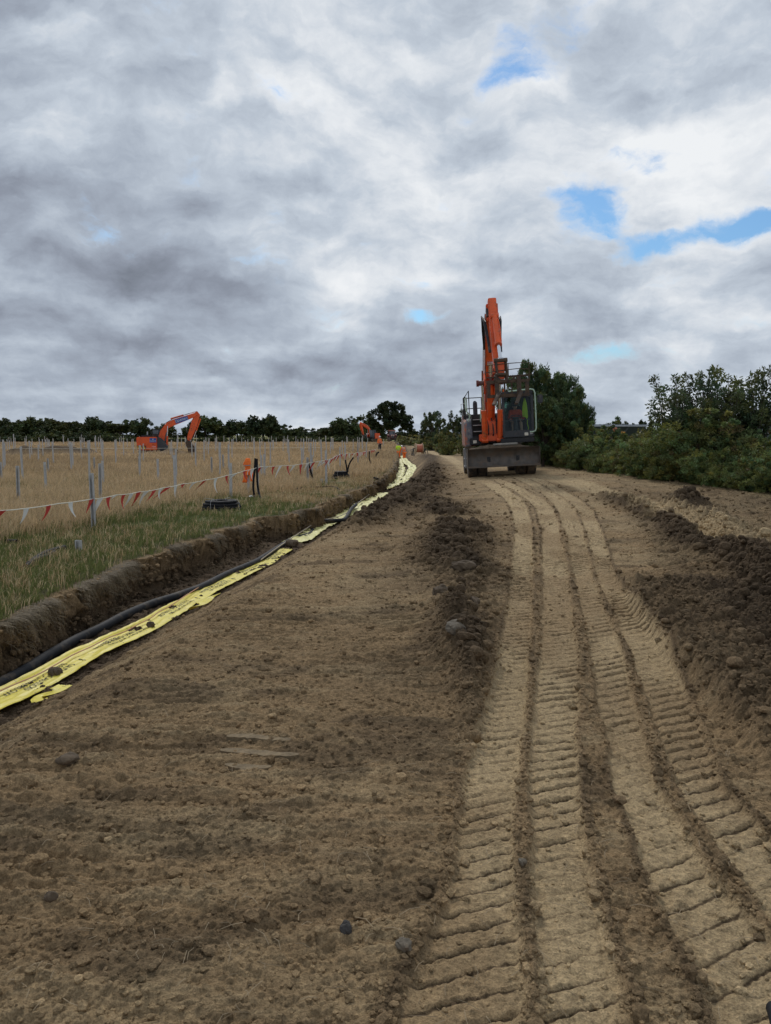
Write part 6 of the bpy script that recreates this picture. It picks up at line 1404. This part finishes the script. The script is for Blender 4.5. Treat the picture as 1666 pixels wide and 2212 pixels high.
# ------------------------------------------------------------------ sky, sun, camera
SUN_AZ, SUN_EL = R(-14), R(43)          # azimuth from +Y towards +X
def build_world():
    w = bpy.data.worlds.new('World'); scene.world = w; w.use_nodes = True; N, L = w.node_tree.nodes, w.node_tree.links
    bg = N['Background']; bg.inputs[1].default_value = .1
    sky = N.new('ShaderNodeTexSky'); sky.sky_type = 'NISHITA'; sky.sun_disc = False
    sky.sun_elevation = SUN_EL; sky.sun_rotation = SUN_AZ; sky.air_density = 1.2; sky.dust_density = .6; sky.ozone_density = 2.0
    tc = N.new('ShaderNodeTexCoord'); G = tc.outputs['Generated']
    def m(op, a, b=None, c=None, clamp=False):
        n = N.new('ShaderNodeMath'); n.operation = op; n.use_clamp = clamp
        for i, v in enumerate((a, b, c)):
            if v is None: continue
            if isinstance(v, (int, float)): n.inputs[i].default_value = v
            else: L.new(v, n.inputs[i])
        return n.outputs[0]
    def vm(op, a, b=None, s=None):
        n = N.new('ShaderNodeVectorMath'); n.operation = op
        for i, v in enumerate((a, b)):
            if v is None: continue
            if isinstance(v, (tuple, Vector)): n.inputs[i].default_value = tuple(v)
            else: L.new(v, n.inputs[i])
        if s is not None: n.inputs[3].default_value = s
        return n.outputs[1] if op in ('DISTANCE', 'DOT_PRODUCT', 'LENGTH') else n.outputs[0]
    def mr(v, a0, a1, b0, b1, smooth=False):
        n = N.new('ShaderNodeMapRange'); n.interpolation_type = 'SMOOTHSTEP' if smooth else 'LINEAR'
        L.new(v, n.inputs[0])
        for i, q in enumerate((a0, a1, b0, b1)): n.inputs[i + 1].default_value = q
        return n.outputs[0]
    def noise(v, s, d=8, r=.55, dist=0, col=False):
        n = N.new('ShaderNodeTexNoise'); n.inputs['Scale'].default_value = s; n.inputs['Detail'].default_value = d
        n.inputs['Roughness'].default_value = r; n.inputs['Distortion'].default_value = dist; L.new(v, n.inputs['Vector'])
        return n.outputs[1] if col else n.outputs[0]
    sp = N.new('ShaderNodeSeparateXYZ'); L.new(G, sp.inputs[0])
    zz = m('ADD', m('MAXIMUM', sp.outputs[2], 0.0), .16)
    cb = N.new('ShaderNodeCombineXYZ'); L.new(m('DIVIDE', sp.outputs[0], zz), cb.inputs[0]); L.new(m('DIVIDE', sp.outputs[1], zz), cb.inputs[1]); cb.inputs[2].default_value = .37
    P = cb.outputs[0]
    warp = vm('SUBTRACT', noise(P, 1.1, 5, .6, col=True), (.5, .5, .5))
    Pw = vm('ADD', P, vm('SCALE', warp, s=.55))
    dw = vm('ADD', G, vm('SCALE', vm('SUBTRACT', noise(G, 3.4, 8, .6, col=True), (.5, .5, .5)), s=.13))
    nGs = noise(vm('ADD', vm('MULTIPLY', dw, (1, 1, 1.9)), (-.02, .02, .09)), 3.6, 9, .53)
    n1 = noise(Pw, .55, 7, .5); n2 = noise(Pw, 1.7, 7, .5); nfine = noise(vm('MULTIPLY', G, (1, 1, 1.6)), 14.0, 7, .6); nG = noise(vm('MULTIPLY', dw, (1, 1, 1.9)), 3.6, 9, .53)
    sh = vm('ADD', Pw, (SUN_AZ * .35, .16, 0)); n2s = noise(sh, 1.7, 7, .5); n1s = noise(vm('ADD', Pw, (-.05, .25, 0)), .55, 7, .5)
    relief = m('ADD', m('SUBTRACT', n2, n2s), m('MULTIPLY', m('SUBTRACT', n1, n1s), .8))
    dwf = vm('MULTIPLY', dw, (1, 1, 2.6))
    def blobs(lst):
        tot = None
        for px, py, rad, amp, flat in lst:
            c = sdir(px, py); q = vm('DISTANCE', dwf if flat else dw, Vector((c.x, c.y, c.z * 2.6)) if flat else c)
            g = m('MULTIPLY', m('POWER', 2.718, m('MULTIPLY', m('MULTIPLY', q, q), -1.0 / (rad / FP) ** 2)), amp)
            tot = g if tot is None else m('ADD', tot, g)
        return tot
    light = blobs([  # (photo x, y, radius, brightness, flattened)
        (560, 150, 200, .10, 0), (468, 205, 38, .42, 0), (605, 292, 62, .50, 0), (755, 285, 95, .36, 0), (700, 165, 110, .20, 0), (900, 240, 170, .20, 0), (850, 350, 140, .12, 0),
        (990, 120, 140, .20, 0), (1150, 230, 160, .20, 0), (1300, 330, 200, .16, 0), (650, 500, 90, .22, 0), (520, 470, 60, .26, 0), (740, 605, 70, .48, 1), (700, 520, 60, .18, 1), (1060, 570, 130, .22, 1), (930, 470, 120, .16, 0),
        (700, 690, 260, .10, 1), (1600, 540, 120, .22, 0), (1560, 130, 260, .16, 0), (250, 30, 160, .10, 0), (1450, 400, 120, .14, 0), (1050, 720, 200, .18, 1), (620, 905, 210, .30, 1), (300, 690, 120, .08, 1),
        (1330, 880, 120, .26, 1), (1500, 690, 220, .08, 1), (80, 300, 170, .07, 0), (130, 600, 60, .06, 1), (1600, 200, 300, .07, 0), (870, 810, 150, .06, 1),
        (120, 460, 260, -.17, 0), (350, 560, 240, -.12, 1), (130, 660, 260, -.14, 1), (250, 790, 320, -.10, 1), (560, 400, 170, -.13, 0), (330, 120, 170, -.12, 0), (330, 330, 140, -.08, 0), (800, 540, 110, -.12, 1), (1000, 350, 130, -.05, 0),
        (740, 210, 70, -.13, 1), (850, 790, 260, -.13, 1), (450, 860, 420, -.07, 1), (1080, 870, 160, -.10, 1), (1400, 830, 170, -.10, 1), (1150, 650, 110, -.08, 1), (1250, 180, 80, -.05, 0), (60, 860, 260, -.04, 1)])
    gap = blobs([(1110, 132, 55, .85, 0), (1185, 105, 60, .62, 0), (1060, 190, 40, .35, 0), (1312, 435, 44, .66, 0), (1255, 425, 45, .5, 0), (1390, 535, 75, .85, 1), (1470, 515, 68, .85, 1), (1570, 482, 75, .9, 1), (1660, 462, 60, .85, 1), (1340, 480, 50, .35, 0), (1240, 440, 55, .38, 0),
                 (1310, 500, 55, .6, 1), (915, 699, 42, 1.5, 1), (1260, 786, 55, .62, 1), (1350, 766, 60, .62, 1), (1500, 626, 70, .5, 1), (1400, 350, 60, .4, 0)])
    B = m('ADD', .575, m('MULTIPLY', m('SUBTRACT', n1, .5), .22))
    B = m('ADD', B, m('MULTIPLY', m('SUBTRACT', n2, .5), .14)); B = m('ADD', B, m('MULTIPLY', relief, .30)); B = m('ADD', B, m('MULTIPLY', m('ADD', m('SUBTRACT', nG, .5), m('MULTIPLY', m('SUBTRACT', nG, nGs), 1.2)), .56))
    B = m('ADD', B, m('MULTIPLY', m('SUBTRACT', nfine, .5), .11)); B = m('ADD', B, m('MULTIPLY', light, .46))
    nH = noise(vm('MULTIPLY', dw, (1, 1, 2.1)), 11.0, 8, .58); nHs = noise(vm('ADD', vm('MULTIPLY', dw, (1, 1, 2.1)), (-.01, .01, .06)), 11.0, 8, .58)
    B = m('ADD', B, m('MULTIPLY', m('ADD', m('SUBTRACT', nH, .5), m('MULTIPLY', m('SUBTRACT', nH, nHs), 1.7)), .22))
    B = m('ADD', B, m('MULTIPLY', gap, .14))
    B = m('MINIMUM', m('MAXIMUM', B, .10), .97)
    cr = N.new('ShaderNodeValToRGB'); L.new(B, cr.inputs[0]); e = cr.color_ramp.elements
    e[0].position = .14; e[0].color = (.20, .225, .275, 1); e[1].position = 1.0; e[1].color = (.93, .95, .97, 1)
    for p, c in ((.32, (.285, .32, .39)), (.5, (.40, .455, .54)), (.68, (.555, .62, .705)), (.84, (.76, .80, .85))):
        q = e.new(p); q.color = (*c, 1)
    cov = m('SUBTRACT', 1.0, mr(m('ADD', gap, m('ADD', m('MULTIPLY', m('SUBTRACT', nH, .5), 3.0), m('MULTIPLY', m('SUBTRACT', nG, .5), .8))), .40, 1.25, 0, 1, True))
    cl = vm('SCALE', cr.outputs[0], s=9.6)
    sk = vm('MULTIPLY', sky.outputs[0], (.58, .82, 1.02))
    mx = N.new('ShaderNodeMix'); mx.data_type = 'RGBA'; L.new(cov, mx.inputs[0]); L.new(sk, mx.inputs[6]); L.new(cl, mx.inputs[7])
    L.new(mx.outputs[2], bg.inputs[0])
    w.cycles.sampling_method = 'MANUAL'; w.cycles.sample_map_resolution = 512
build_world()
sun = bpy.data.lights.new('sun', 'SUN'); sun.energy = 1.5; sun.angle = R(10); sun.color = (1, .955, .89)
so = bpy.data.objects.new('sun', sun); COL.objects.link(so)
sd = Vector((math.sin(SUN_AZ) * math.cos(SUN_EL), math.cos(SUN_AZ) * math.cos(SUN_EL), math.sin(SUN_EL)))
so.rotation_euler = sd.to_track_quat('Z', 'Y').to_euler()
cam = bpy.data.cameras.new('camera'); co = bpy.data.objects.new('camera', cam); COL.objects.link(co); scene.camera = co
co.location = (0, 0, CAM_H); co.rotation_euler = (math.pi / 2 - PITCH, 0, 0)
cam.sensor_fit = 'VERTICAL'; cam.angle = 2 * math.atan(1106 / FP); cam.clip_end = 8000; cam.clip_start = .05
scene.view_settings.view_transform = 'Standard'; scene.view_settings.look = 'None'; scene.view_settings.exposure = 0; scene.view_settings.gamma = 1
scene.cycles.max_bounces = 6; scene.cycles.diffuse_bounces = 3; scene.cycles.glossy_bounces = 2; scene.cycles.transmission_bounces = 3; scene.cycles.transparent_max_bounces = 8
scene.cycles.use_adaptive_sampling = True; scene.cycles.adaptive_threshold = .02
try: scene.cycles.use_denoising = True; scene.cycles.denoiser = 'OPENIMAGEDENOISE'
except Exception: pass
